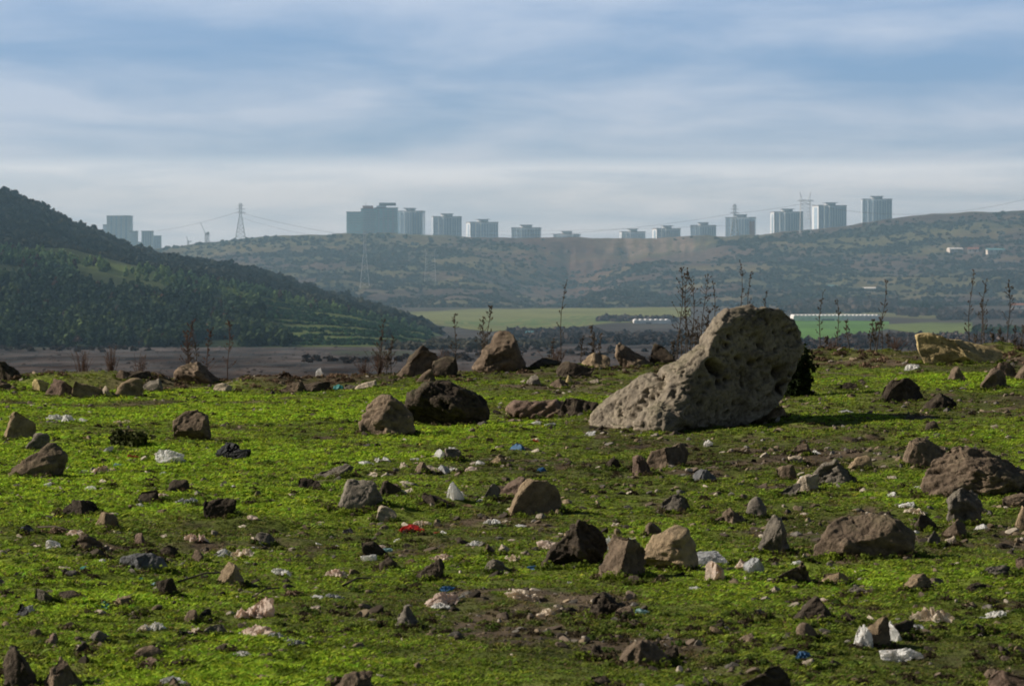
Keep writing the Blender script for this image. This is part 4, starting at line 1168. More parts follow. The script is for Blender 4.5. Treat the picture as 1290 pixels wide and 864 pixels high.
# ------------------------------------------------------------------ litter
PC = {'w': (.94, .92, .88), 'c': (.92, .80, .64), 'k': (.012, .012, .014), 'bl': (.08, .22, .42), 'rd': (.75, .04, .02), 'te': (.06, .36, .34),
      'or': (.55, .16, .05), 'pk': (.86, .70, .58), 'gy': (.58, .58, .58), 'cy': (.40, .60, .60), 'bn': (.33, .22, .13), 'ye': (.6, .5, .1)}
def litter(name, box, c, label, cat, up=1.0, ragged=.35):
    """a crumpled sheet lying on (or piled over) the ground"""
    x0, y0, x1, y1 = box
    used_seed[0] += 1; seed = used_seed[0]
    X, Yc, zg, w, d, h = place(x0, y0, x1, y1, .9)
    h = min(h, w * 1.6)
    big = max(x1 - x0, y1 - y0) > 16
    g = np.random.default_rng(seed)
    v, f = ICO[5 if max(x1 - x0, y1 - y0) > 30 else 4 if big else 3]; v = v.copy()
    def ridge(p, k, sd): return 1 - 2.2 * np.abs(fbm(p[:, 0] * k + sd, p[:, 1] * k, p[:, 2] * k, seed=sd, oct=2))
    r = .62 + .34 * ridge(v, 1.3, seed) + .24 * ridge(v, 3.1, seed + 2) + .13 * ridge(v, 7., seed + 4)
    for k in range(4 if big else 2):          # loose corners pulled out along the ground
        a = g.uniform(0, 6.28); dv = np.array([math.cos(a), math.sin(a), g.uniform(-.05, .35)]); dv /= np.linalg.norm(dv)
        r = r + g.uniform(.25, .7) * ragged * 2 * np.exp(-((1 - v @ dv) / .05) ** 1)
    w *= 1.22; d *= 1.2
    v = v * r[:, None]
    for k in range(7):                        # sharp flat creases
        n_ = g.normal(size=3); n_ /= np.linalg.norm(n_); q_ = v @ n_ - g.uniform(.35, .8); v = v - np.where(q_ > 0, q_, 0)[:, None] * n_[None] * 1.25
    v[:, 2] = np.where(v[:, 2] < 0, v[:, 2] * .25, v[:, 2])
    v[:, 0] /= (v[:, 0].max() - v[:, 0].min()) / 2; v[:, 2] /= v[:, 2].max(); v[:, 1] /= (v[:, 1].max() - v[:, 1].min()) / 2
    V = v * np.array([w / 2, d / 2, h * (.85 if h > .75 * w else .62)])
    if h < .42 * w and big:      # thin spread sheet with lifted creases
        nr_, na = 22, 72
        Rr, A = np.meshgrid(np.linspace(.04, 1, nr_), np.linspace(0, 2*np.pi, na, endpoint=False), indexing='ij')
        rad = .8 + .55 * vnoise(np.cos(A) * 2.2 + seed, np.sin(A) * 2.2, seed=seed) + .25 * vnoise(np.cos(A) * 8 + seed, np.sin(A) * 8, seed=seed + 1)
        lx, ly = np.cos(A) * Rr * rad, np.sin(A) * Rr * rad
        fo = np.clip(.95 - 2.6 * np.abs(fbm(lx * 1.5 + seed, ly * 1.5, seed=seed + 3, oct=3)), 0, 1)
        zz = (.08 + .92 * fo ** 1.3) * (1 - .55 * Rr ** 3) + .12 * vnoise(lx * 7, ly * 7, seed=seed + 9)
        lx = lx + .12 * vnoise(lx * 4, ly * 4, zz * 3, seed=seed + 5); ly = ly + .12 * vnoise(lx * 4 + 7, ly * 4, zz * 3, seed=seed + 6)
        V = np.stack([lx, ly, zz], -1).reshape(-1, 3)
        V[:, :2] /= np.abs(V[:, :2]).max(0); V[:, 2] /= V[:, 2].max()
        V = V * np.array([w / 2, d / 2, h * .8]) + np.array([0, 0, .006])
        i = np.arange(nr_ - 1)[:, None] * na; j = np.arange(na)[None]; j2 = (j + 1) % na
        f = np.stack([i + j, i + j2, i + na + j2, i + na + j], -1).reshape(-1, 4)
    V[:, 2] += zterr(V[:, 0] + X, V[:, 1] + Yc) - zg
    me = bpy.data.meshes.new(name); me.from_pydata(V.tolist(), [], f.tolist()); me.materials.append(M['plastic']); me.update()
    o = bpy.data.objects.new(name, me); COL.objects.link(o); o.location = (X, Yc, zg)
    o.color = (*PC[c], 1)
    return tag(o, label, cat)
L = litter
pb = 'plastic_bag'; sp_ = 'litter_scrap'
L(pb, (270,545,311,579), 'k', 'crumpled black plastic bag in the grass at the left', 'plastic bag')
L(pb, (189,556,224,583), 'w', 'crumpled white plastic bag left of the black bag', 'plastic bag', 1.3)
L(pb, (397,462,408,472), 'w', 'small white bag lying on the crest left of the crest cluster', 'plastic bag')
L(sp_, (419,482,432,492), 'te', 'teal plastic scrap in the grass before the crest', 'litter')
L(pb, (57,519,92,532), 'w', 'flat white torn bag in the far left meadow', 'plastic bag')
L(sp_, (99,524,108,532), 'w', 'tiny white scrap right of the flat white torn bag', 'litter')
L(sp_, (143,528,163,534), 'c', 'narrow cream strip in the far left meadow', 'litter')
L(pb, (116,584,143,597), 'pk', 'pinkish white scrap below the cyan one at the left', 'litter')
L(sp_, (128,559,140,572), 'gy', 'grey plastic cup shaped scrap left of the blue strip', 'litter')
L(sp_, (159,563,175,569), 'bl', 'blue plastic strip in the left meadow', 'litter')
L(sp_, (158,569,174,578), 'or', 'orange plastic scrap under the blue strip', 'litter')
L(sp_, (145,580,159,588), 'cy', 'pale cyan plastic scrap left of the orange one', 'litter')
L(sp_, (197,590,213,599), 'gy', 'grey plastic scrap below the crumpled white bag', 'litter')
L(sp_, (52,603,66,614), 'w', 'white scrap below the ridge backed boulder', 'litter')
L(sp_, (65,608,79,619), 'c', 'cream scrap right of the white one below the ridge backed boulder', 'litter')
L(sp_, (171,627,189,636), 'w', 'bright white plastic in front of the dark lump', 'litter')
L(sp_, (222,626,247,636), 'gy', 'grey green flattened plastic left of the dark tilted stone', 'litter')
L(pb, (562,602,584,630), 'w', 'upright white rag standing in the middle of the meadow', 'rag', 1.2)
L(sp_, (575,616,587,624), 'w', 'white scrap at the right foot of the upright rag', 'litter')
L(pb, (546,563,559,578), 'w', 'small pointed white bag above the upright rag', 'plastic bag')
L(sp_, (452,578,468,586), 'w', 'white scrap in the grass below the left boulder of the pair', 'litter')
L(sp_, (470,575,491,582), 'w', 'long white strip right of the white scrap', 'litter')
L(sp_, (502,580,512,591), 'c', 'upright cream scrap right of the long white strip', 'litter')
L(sp_, (464,591,476,600), 'c', 'round cream scrap under the white scrap', 'litter')
L(sp_, (552,583,567,597), 'gy', 'light grey scrap right of the pale flat stone', 'litter')
L(sp_, (526,557,533,562), 'ye', 'tiny yellow scrap in the middle of the meadow', 'litter')
L(pb, (644,553,662,567), 'bl', 'blue plastic bag in the grass left of the huge boulder', 'plastic bag')
L(sp_, (669,551,679,559), 'rd', 'small red scrap right of the blue bag', 'litter')
L(sp_, (677,586,688,595), 'bl', 'small blue and white scrap below the blue bag', 'litter')
L(sp_, (888,552,898,563), 'w', 'small white bag in the grass under the huge boulder', 'plastic bag')
L(sp_, (666,527,682,535), 'w', 'whitish scrap in front of the reddish earth bank', 'litter')
L(sp_, (688,530,702,538), 'gy', 'bluish grey scrap right of the whitish one', 'litter')
L(sp_, (737,541,750,548), 'w', 'small white scrap at the left foot of the huge boulder', 'litter')
L(sp_, (1135,457,1158,467), 'w', 'pale plastic sheet on the crest left of the yellowish wedge rock', 'litter')
L(sp_, (1117,617,1131,626), 'w', 'round white scrap in the rubble on the right', 'litter')
L(sp_, (1138,628,1157,640), 'w', 'white plastic piece in the rubble by the large boulder', 'litter')
L(sp_, (1140,638,1166,650), 'p' if 'p' in PC else 'c', 'cream flat piece below the white one in the rubble', 'litter')
L(sp_, (1057,512,1073,521), 'gy', 'grey white scrap in the shade right of the huge boulder', 'litter')
L(sp_, (62,674,79,692), 'w', 'white torn paper left of the crumbly brown stone', 'paper scrap')
L(sp_, (85,661,105,676), 'pk', 'pinkish torn cardboard above the white torn paper', 'cardboard')
L(sp_, (54,662,84,673), 'bn', 'brown torn strip left of the pinkish cardboard', 'cardboard')
L(sp_, (124,700,134,710), 'w', 'tiny white scrap below the flat dark stone', 'litter')
L(sp_, (96,710,112,717), 'te', 'turquoise scrap left of the slate slab', 'litter')
L(sp_, (169,724,184,731), 'te', 'dull turquoise strip below the slate slab', 'litter')
L(sp_, (191,732,201,737), 'cy', 'tiny light blue scrap right of the turquoise strip', 'litter')
L(sp_, (122,761,144,769), 'te', 'tangled turquoise string in the lower left grass', 'string')
L(sp_, (234,669,262,684), 'pk', 'folded beige paper in the left foreground', 'paper scrap')
L(sp_, (274,689,292,702), 'w', 'white torn paper right of the folded beige one', 'paper scrap')
L(sp_, (290,688,318,704), 'c', 'cream crumpled litter right of the white torn paper', 'litter')
L(pb, (12,755,36,780), 'k', 'torn black plastic bag at the left edge', 'plastic bag', 1.2)
L(sp_, (30,756,48,772), 'gy', 'silvery torn wrapper on the right of the black bag', 'wrapper', 1.2)
L(pb, (182,781,210,795), 'w', 'bright white small bag in the lower left grass', 'plastic bag')
L(sp_, (174,783,188,796), 'c', 'cream scrap on the left of the bright white bag', 'litter')
L(pb, (312,746,343,778), 'pk', 'upper half of a long torn beige sack at the lower left', 'torn sack', 1.3)
L(pb, (293,762,330,780), 'pk', 'flap of beige sacking spread to the left', 'torn sack')
L(pb, (303,775,341,806), 'pk', 'lower half of the long torn beige sack', 'torn sack', 1.1)
L(sp_, (335,794,362,808), 'gy', 'greyish trailing strip below the beige sack', 'litter')
L(sp_, (358,804,384,815), 'gy', 'thin grey tail end of the trailing strip', 'litter')
L(pb, (220,792,245,806), 'k', 'black plastic scrap in the rubbish lower left', 'litter')
L(sp_, (238,784,258,800), 'c', 'cream crumpled paper between the black plastic and the slab', 'paper scrap')
L(sp_, (303,793,319,803), 'w', 'shiny white lid under the beige sack', 'lid')
L(sp_, (284,789,304,802), 'pk', 'dull pink litter left of the shiny white lid', 'litter')
L(sp_, (294,820,320,829), 'w', 'white and black wrapper near the bottom left of centre', 'wrapper')
L(pb, (200,842,233,866), 'w', 'broken white plate tilted on the ground at the bottom left', 'plate')
L(sp_, (278,812,296,818), 'c', 'small cream scrap above the wrapper', 'litter')
L(sp_, (338,714,367,725), 'w', 'flat creamy white paper in the left foreground', 'paper scrap')
L(pb, (501,656,528,672), 'rd', 'bright red crumpled bag in the middle foreground', 'plastic bag')
L(sp_, (519,654,543,664), 'c', 'cream paper behind the bright red bag', 'paper scrap')
L(sp_, (544,667,553,673), 'or', 'tiny orange scrap right of the red bag', 'litter')
L(sp_, (554,665,563,673), 'w', 'tiny bright white scrap right of the orange one', 'litter')
L(sp_, (434,660,448,673), 'k', 'black lump of plastic left of the red bag', 'litter')
L(sp_, (609,652,629,662), 'w', 'white scrap above the pale round stone in the middle', 'litter')
L(sp_, (589,680,606,686), 'w', 'thin white strip in the middle foreground', 'litter')
L(sp_, (457,694,474,707), 'w', 'white scrap at the foot of the dark peaked stone', 'litter')
L(sp_, (482,687,495,695), 'cy', 'pale bluish scrap right of the dark peaked stone', 'litter')
L(sp_, (543,697,576,709), 'pk', 'dusty pink rag draped right of the fibrous clod', 'rag')
L(sp_, (411,714,440,729), 'pk', 'torn corrugated cardboard in the foreground grass', 'cardboard', 1.2)
L(sp_, (392,746,408,756), 'w', 'white crumpled scrap, left one of two in the lower middle', 'litter')
L(sp_, (408,747,434,756), 'gy', 'greyish crumpled scrap, right one of two in the lower middle', 'litter')
L(sp_, (356,742,380,752), 'bn', 'brown crumpled scrap right of the sack', 'litter')
L(pb, (540,736,578,767), 'pk', 'beige crumpled food bag in the middle foreground', 'food bag', 1.2)
L(sp_, (554,733,572,745), 'bl', 'blue plastic top on the beige food bag', 'litter')
L(sp_, (544,757,566,769), 'w', 'white lower flap of the food bag', 'litter')
L(sp_, (576,747,586,754), 'gy', 'grey scrap right of the food bag', 'litter')
L(pb, (640,733,681,757), 'c', 'cream crumpled bag below the row of three rocks', 'plastic bag', 1.2)
L(sp_, (679,759,702,776), 'c', 'cream star shaped scrap right of the cream bag', 'litter', 1.2)
L(pb, (758,669,783,694), 'w', 'whitish clear plastic bag caught between the dark and the upright rock', 'plastic bag', 1.2)
L(sp_, (674,675,702,692), 'pk', 'dusty pink scrap left of the big dark rock', 'litter')
L(sp_, (666,708,681,718), 'bl', 'pale blue string left of the big dark rock', 'string')
L(sp_, (637,696,660,708), 'c', 'cream scrap left of the dusty pink one', 'litter')
L(pb, (876,684,922,712), 'gy', 'crumpled dusty grey bag right of the sunlit rock', 'plastic bag', 1.2)
L(sp_, (882,700,912,731), 'pk', 'dusty beige lump of rags under the grey bag', 'rag', 1.1)
L(sp_, (924,696,945,716), 'pk', 'beige torn scrap, left one of two above the long knobbly stone', 'litter')
L(sp_, (940,698,963,723), 'gy', 'bluish grey torn bag, right one of two above the long knobbly stone', 'plastic bag', 1.2)
L(sp_, (956,723,978,736), 'c', 'cream flat scrap at the left end of the long knobbly stone', 'litter')
L(sp_, (804,762,819,774), 'cy', 'clear plastic cup scrap right of the dark grey heap', 'litter', 1.2)
L(pb, (1075,783,1098,817), 'w', 'white plastic on the left of the wrapped stone', 'plastic sheet', 1.2)
L(pb, (1110,778,1133,808), 'w', 'white plastic on the right of the wrapped stone', 'plastic sheet', 1.2)
L(pb, (1102,803,1151,832), 'w', 'bright white ragged bag before the wrapped stone', 'plastic bag', 1.2)
L(pb, (1148,761,1203,785), 'c', 'beige spread out bag in the lower right grass', 'plastic bag', 1.2)
L(sp_, (1146,785,1170,797), 'gy', 'grey plastic sheet right of the dark block', 'litter')
L(sp_, (1236,772,1266,781), 'w', 'thin white paper in the grass at the lower right', 'paper scrap')
L(sp_, (1000,818,1023,831), 's' if 's' in PC else 'bl', 'dark blue crumpled scrap left of the white ragged bag', 'litter')
L(sp_, (1226,654,1242,668), 'w', 'white scrap right of the brown peaked stone', 'litter')
L(sp_, (883,852,902,866), 'w', 'white paper cup on the bottom edge right of centre', 'litter', 1.2)

random.seed(23)
for k in range(125):
    cxp, cyp = random.choice([(300,700),(95,690),(150,600),(560,600),(650,590),(900,700),(1040,600),(1130,640),(330,790),(700,700),(420,700),(250,640),(1000,720),(480,600),(620,680)])
    px = min(max(random.gauss(cxp, 55), 8), 1282); py = min(max(random.gauss(cyp, 26), 500), 855); w = random.uniform(6, 15)
    L(sp_, (px, py - w * random.uniform(.35, .7), px + w, py), random.choice(['w','c','c','pk','w','bn']), 'small pale scrap of paper or plastic, one of many littered over the meadow', 'litter')['group'] = 'small pale scraps littered over the meadow'

# ------------------------------------------------------------------ dry stalks and shrubs on the crest
def stalk(px, ytop, ybase, label, lean=0., bushy=.5, name='dry_stalk', cat='dry weed', group=None, mat='dry', Y=None):
    Y = Y or (81 + random.uniform(-1.5, 2.5)); x = (px - CX) / F * Y; z = zat(x, Y) - .05
    h = EYE + (HY - ytop) / F * Y - z
    root = tag(empty(name, (x, Y, z)), label, cat, group)
    s = MB(); pts = []; n = 9
    wob = random.uniform(-.03, .03)
    for i in range(n):
        t = i / (n - 1)
        pts.append((lean * h * t + .035 * h * math.sin(t * 5 + px) * t + wob * t * h, .03 * h * math.sin(t * 5 + px * 2), h * t))
    s.tube(pts, .016, .007, 5); s.build('stem', M[mat], root)
    b = MB(); hd = MB()
    nb = int(10 + 24 * bushy)
    for k in range(nb):
        t = random.uniform(.25, 1); i = min(int(t * (n - 1)), n - 2); p0 = Vector(pts[i]).lerp(Vector(pts[i+1]), t * (n-1) - i)
        a = random.uniform(0, 6.28); ln = random.uniform(.05, .26) * (1.25 - t) * (.4 + bushy) * h * .5 + .04
        e = p0 + Vector((math.cos(a) * ln, math.sin(a) * ln, ln * random.uniform(.5, 1.3)))
        mid = p0.lerp(e, .5) + Vector((0, 0, -.15 * ln))
        b.tube([p0, mid, e], .007, .005, 4)
        for q in range(random.randint(1, 3)):
            pp = e.lerp(mid, .3 * q) + Vector([random.uniform(-.015, .015) for _ in range(3)])
            hd.ball(pp, random.uniform(.01, .024), 5, random.uniform(.7, 1.5))
    for k in range(int(5 + 8 * bushy)):
        t = 1 - .35 * random.random() ** 2; i = min(int(t * (n - 1)), n - 2); p0 = Vector(pts[i]).lerp(Vector(pts[i+1]), t * (n-1) - i)
        hd.ball(p0 + Vector([random.uniform(-.03, .03) for _ in range(3)]), random.uniform(.014, .03), 5)
    n0 = len(b.v); b.v += hd.v; b.f += [tuple(i + n0 for i in q) for q in hd.f]; b.build('seeding_branches', M[mat], root)
    return root
G = 'dry stalks standing on the crest'
for (px, yt, lb, ln, bu) in [
    (853,337,'tallest leafy dry stalk at the left of the clump by the huge boulder', .03, .9),
    (862,342,'dry stalk second from the left in the clump by the huge boulder', .06, .9),
    (872,352,'middle dry stalk of the clump left of the huge boulder', .02, .8),
    (883,345,'dry stalk with dense heads at the right of the clump by the huge boulder', .05, .7),
    (897,352,'thin dry stalk just left of the head of the huge boulder', .0, .3),
    (889,392,'short bushy dry stalk pressed against the huge boulder', .0, 1.),
    (928,332,'thin straight dry stalk rising behind the top of the huge boulder', .02, .35),
    (945,345,'dry stalk behind the top of the huge boulder with a dark head', .0, .3),
    (963,366,'short dry stalk at the right of the boulder top', .0, .3),
    (706,353,'lone tall thin dry stalk left of the boulder clump', .06, .12),
    (748,412,'short branching dry weed on the crest left of the square block', .0, 1.),
    (612,386,'bushy dry plant with dark leaves behind the pointed rock', .05, 1.),
    (603,400,'smaller branching dry plant at the left of the bushy one', .1, .9),
    (572,396,'bent dry stalk left of the pointed rock', .06, .5),
    (480,402,'brown dry stalk rising left of the crest cluster', .0, .7),
    (492,425,'short brown stalk beside the taller one left of the cluster', .05, .6),
    (1033,368,'thin dry stalk, left one of two right of the huge boulder', .02, .15),
    (1054,376,'thin dry stalk, right one of two right of the huge boulder', .0, .2),
    (1104,352,'tall slanted dry stalk rising highest right of the huge boulder', .12, .25),
    (1112,400,'shorter dry stalk crossing the foot of the tall slanted one', -.04, .3),
    (1222,340,'dry stalk, left one of three above the yellowish wedge rock', .03, .25),
    (1240,352,'dry stalk, middle one of three above the yellowish wedge rock', .0, .45),
    (1268,354,'branching dry stalk, right one of three above the yellowish wedge rock', .06, .6),
    (732,425,'small faint dry stalk between the lone thin stalk and the branching weed', .0, .4),
    (760,455,'very short dry tuft beside the pale tan crest rock', .0, .8)]:
    stalk(px, yt, 0, lb, ln, bu)
for px in (847, 851, 859, 866, 869, 876, 880, 887, 893, 936, 952, 1040, 1070, 1097, 1101, 1118, 1219, 1228, 1236, 1250, 1262, 1275, 1285, 692, 744, 752, 606, 618, 538, 476, 486, 240, 250):
    stalk(px, random.uniform(372, 436) if px > 800 else random.uniform(408, 442), 0, 'short thin dry weed stalk, one of many scattered along the crest', random.uniform(-.12, .15), random.uniform(.1, .7), group='short weed stalks along the crest')

def shrub(px, ybase, w, ytop, label, Y=None, mat='twig', n=26, name='bare_shrub', leafc=None):
    """twiggy leafless shrub, height from the crest"""
    Y = Y or (81.5 + random.uniform(-1, 2.5)); x = (px - CX) / F * Y; z = zat(x, Y) - .05
    h = EYE + (HY - ytop) / F * Y - z; wm = w / F * Y
    root = tag(empty(name, (x, Y, z)), label, 'shrub')
    b = MB(); tw = MB(); tips = []
    for k in range(n):
        a = random.uniform(0, 6.28); sp = random.uniform(.1, 1.1) * wm / 2 * random.uniform(.4, 1.2); hh = h * random.uniform(.55, 1)
        p = [Vector((math.cos(a) * sp * (i / 4) ** 1.2 + random.uniform(-.02, .02), math.sin(a) * sp * .7 * (i / 4), hh * i / 4)) for i in range(5)]
        b.tube(p, .009, .004, 4)
        for q in range(7):
            i = random.randint(1, 3); s0 = p[i].lerp(p[i+1], random.random())
            e = s0 + Vector((random.uniform(-1, 1), random.uniform(-1, 1), random.uniform(.1, 1.2))) * random.uniform(.06, .2) * h
            tw.tube([s0, e], .005, .003, 3); tips.append(e)
    b.build('branches', M[mat], root); tw.build('twigs', M[mat], root)
    if leafc:
        P = np.array([tuple(t) for t in tips]); P = np.vstack([P, P * np.array([.8, .8, .5]), P * np.array([.7, .7, .2])]); P = np.repeat(P, 3, 0) + rng.normal(size=(len(P)*3, 3)) * .05; P[:, 2] = np.abs(P[:, 2])
        pr = [clump_proto(10, 1, .8, 'dome', 77, .45)]
        o = foliage_mass('foliage', P, rng.uniform(.03, .07, len(P)), np.tile(np.array(leafc), (len(P), 1)), pr, M['leaf'], '', '')
        o.parent = root
    return root
for (px, w, yt, lb) in [
    (105,38,440,'reddish bare shrub on the crest right of the pale square stone'),
    (140,34,436,'taller reddish bare shrub behind the round rocks of the left pile'),
    (176,26,444,'thin bare shrub right of the taller reddish one'),
    (478,44,438,'low tangled brown shrub around the stalk left of the crest cluster'),
    (458,30,452,'low brown twiggy tuft left of the tangled shrub'),
    (650,34,440,'twiggy grey shrub right of the pointed rock'),
    (700,40,438,'spreading bare shrub on the crest between the pointed rock and the square block'),
    (1050,30,428,'small bare shrub right of the huge boulder on the crest'),
    (1128,36,424,'bare twiggy shrub left of the yellowish wedge rock'),
    (1283,24,425,'twiggy shrub at the right end of the crest'),
    (560,24,440,'small twiggy shrub between the crest cluster and the pointed rock')]:
    shrub(px, 0, w, yt, lb)
for (px, yt, lb, ln, bu) in [(235,404,'tall sparse brown weed rising behind the large humped boulder',.05,1.),(242,418,'brown weed leaning against the tall sparse one on the left crest',-.1,.8),
    (260,418,'narrow brown weed right of the tall sparse one',.04,.7),(287,405,'slender russet weed standing alone right of the humped boulder',.02,.6)]:
    stalk(px, yt, 0, lb, ln, bu, mat='twig')
# leafy shrub growing against the dark right side of the huge boulder
X_, Y_, Z_ = ray(1003, 500)
shrub(1003, 0, 34, 440, 'dark green leafy shrub growing against the right side of the huge boulder', Y_, 'twig', 34, 'leafy_shrub', (.035,.05,.018))
X_, Y_, Z_ = ray(165, 560)
shrub(160, 0, 80, 550, 'low scrambling weed around the scraps in the left meadow', Y_, 'dry', 12, 'low_shrub', (.09,.10,.035))

# a few loose sticks
for (a, b_, lb) in [((318,757),(352,748),'pale dry stick right of the beige sack'), ((432,742),(467,735),'pale stick lying in the middle foreground'),
                    ((225,737),(290,728),'long thin stick reaching the tan pyramid stone'), ((48,668),(92,676),'broken brown stick above the white torn paper'),
                    ((1005,470),(1110,478),'thin fallen stalk lying right of the huge boulder')]:
    p, q = ray(*a), ray(*b_)
    P0, P1 = Vector(p) + Vector((0,0,.03)), Vector(q) + Vector((0,0,.05)); mid = P0.lerp(P1, .5) + Vector((0,0,.03))
    o = MB().tube([Vector((0,0,0)), mid - P0, P1 - P0], .011, .007, 6).build('stick', M['dry'], None, True, P0)
    tag(o, lb, 'stick')

# ------------------------------------------------------------------ tower blocks
def tower_proto(name, W, H, bays=7, roof='round'):
    """cross-plan block with glazed bays; front faces -y, base at z=0"""
    root = empty(name, (0, 0, 0))
    D = W * .8; a = W / 2; d = D / 2; n = W * .2
    pts = [(-a,-d+n*.6),(-a*.62,-d+n*.6),(-a*.62,-d+n*.25),(-a*.3,-d+n*.25),(-a*.3,-d),(a*.3,-d),(a*.3,-d+n*.25),(a*.62,-d+n*.25),(a*.62,-d+n*.6),(a,-d+n*.6),(a,d),(-a,d)]
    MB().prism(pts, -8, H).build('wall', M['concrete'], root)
    fronts = [(-a*.98,-a*.64,-d+n*.6),(-a*.6,-a*.32,-d+n*.25),(-a*.28,a*.28,-d),(a*.32,a*.6,-d+n*.25),(a*.64,a*.98,-d+n*.6)]
    for (u0, u1, y) in fronts:
        k = 2 if u1 - u0 < W * .25 else 3
        for i in range(k):
            c0 = u0 + (u1 - u0) * (i + .2) / k; c1 = u0 + (u1 - u0) * (i + .8) / k
            MB().box(c0, c1, y - .25, y - .02, 2, H - 1.5).build('window_strip', M['glass'], root)
    for s in (-1, 1):
        MB().box(s*a - .2 if s > 0 else -a - .2, s*a + .2 if s > 0 else -a + .2, -d*.4, d*.5, 2, H - 2).build('window_strip', M['glass'], root)
    sl = MB(); z = 3.
    while z < H - 1:
        for (u0, u1, y) in fronts: sl.box(u0 - .1, u1 + .1, y - .7, y - .26, z, z + .75)
        z += 3.1
    sl.build('balcony_slabs', M['slab'], root)
    MB().box(-a - .6, a + .6, -d + n*.6 - .6, d + .5, H + .02, H + 1.2).build('roof_slab', M['dark'], root)
    pts = [(math.cos(t)*W*.2, math.sin(t)*W*.2) for t in [i*math.pi/6 for i in range(12)]]
    rb = MB().prism(pts, H + 1.22, H + 4.6).build('roof_drum', M['concrete_b'], root)
    MB().box(-W*.22, W*.22, -W*.22, W*.22, H + 4.62, H + 5.4).build('cap', M['dark'], rb)
    return root
YT = 4250.
towers = [(516.5,34,263,'leftmost of the pale tower blocks, joined to the glass towers'),
 (563,36,270,'pale tower block second from the left, standing alone on the ridge'),
 (608,36,277,'pale tower block third from the left above the dip of the hill'),
 (663,36,284,'low showing tower block above the red earth slope'),
 (714,32,292,'tower block nearly sunk behind the quarry edge'),
 (797,30,289,'half hidden tower block at the right of the quarry'),
 (840,31,285,'tower block just right of the half hidden one'),
 (886,32,281,'tower block left of the one with a red panel'),
 (933,37,271,'tower block with a red panel on its right side and a pylon before it'),
 (991.5,37,264,'tower block left of the large twin horned pylon'),
 (1045.5,37,256,'tower block right of the large twin horned pylon'),
 (1104.5,37,248,'highest and rightmost tower block on the ridge')]
tp = tower_proto('tower_block', 1., 1.) if False else None
protoW = 37 / F * YT
base = None
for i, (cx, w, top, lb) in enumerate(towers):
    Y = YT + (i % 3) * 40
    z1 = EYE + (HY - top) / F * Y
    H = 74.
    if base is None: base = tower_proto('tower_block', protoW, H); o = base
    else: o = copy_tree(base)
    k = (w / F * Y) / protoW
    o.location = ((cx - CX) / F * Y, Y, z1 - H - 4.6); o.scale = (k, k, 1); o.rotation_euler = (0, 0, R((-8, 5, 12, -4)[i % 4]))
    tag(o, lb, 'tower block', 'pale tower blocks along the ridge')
    if cx == 933: MB().box(protoW*.32, protoW*.49, -protoW*.4 + protoW*.12 - 1.4, -protoW*.4 + protoW*.12 - .9, H - 32, H - 5).build('red_panel', M['red'], o)

def slab_tower(name, x0, x1, top, label, mat, Y=4200., floors=True, extra=None, glassy=False, depth=.7, group=None):
    W = (x1 - x0) / F * Y; H = 85.
    z1 = EYE + (HY - top) / F * Y
    root = tag(empty(name, (((x0 + x1) / 2 - CX) / F * Y, Y, z1 - H)), label, 'building', group)
    a = W / 2; d = W * depth / 2
    MB().box(-a, a, -d, d, -6, H).build('wall', M[mat], root)
    sl = MB(); z = 2.
    while z < H - 2:
        sl.box(-a - .4, a + .4, -d - .5, -d - .02, z, z + 1.3); z += 3.6
    sl.build('floor_bands', M['slab' if not glassy else 'pale_steel'], root)
    for u in (-.62, -.2, .2, .62):
        MB().box(a*u - W*.035, a*u + W*.035, -d - .75, -d - .52, 0, H).build('pilaster', M['concrete_b' if glassy else 'glass'], root)
    MB().box(-a - .5, a + .5, -d - .8, d + .5, H + .02, H + 1.4).build('roof_slab', M['dark'], root)
    if extra: extra(root, W, H, d)
    return root
def jut(root, W, H, d):
    MB().box(-W*.30, W*.42, -d*.5, d*.5, H + 4.4, H + 8.6).build('roof_deck', M['dark'], root)
    MB().box(-W*.42, W*.0, -d*.4, d*.4, H + 1.42, H + 4.38).build('plant_room', M['concrete_b'], root)
def redtop(root, W, H, d):
    MB().box(-W*.4, W*.3, -d*.4, d*.4, H + 1.42, H + 5.5).build('plant_room', M['red'], root)
    MB().beam((-W*.2, 0, H + 5.5), (-W*.2, 0, H + 11), .35).build('mast', M['steel'], root)
slab_tower('glass_tower', 437, 456, 268, 'turquoise glass tower at the left end of the unfinished cluster', 'curtain', 4230, glassy=True)
slab_tower('glass_tower', 455, 474, 264, 'dark glass tower with a reddish roof hut in the unfinished cluster', 'curtain', 4180, glassy=True, extra=redtop)
slab_tower('glass_tower', 472, 501, 263, 'widest dark glass tower with a jutting roof deck in the cluster', 'curtain', 4215, glassy=True, extra=jut)
slab_tower('high_rise', 136, 166, 273, 'broad grey high rise above the left hill', 'concrete_b', 4600, extra=None)
slab_tower('high_rise', 130, 138, 284, 'narrow block hidden at the left of the broad grey high rise', 'concrete', 4640)
slab_tower('high_rise', 164, 173.5, 292, 'lower block joined to the right of the broad grey high rise', 'concrete_b', 4560)
slab_tower('high_rise', 179, 193, 292, 'pale block standing between the high rise and the open sky', 'concrete', 4600)
slab_tower('high_rise', 192.5, 203, 298, 'lowest pale block at the right end of the left group', 'concrete', 4640)
slab_tower('high_rise', 172, 181, 306, 'low block filling the gap between the left high rises', 'concrete', 4700)

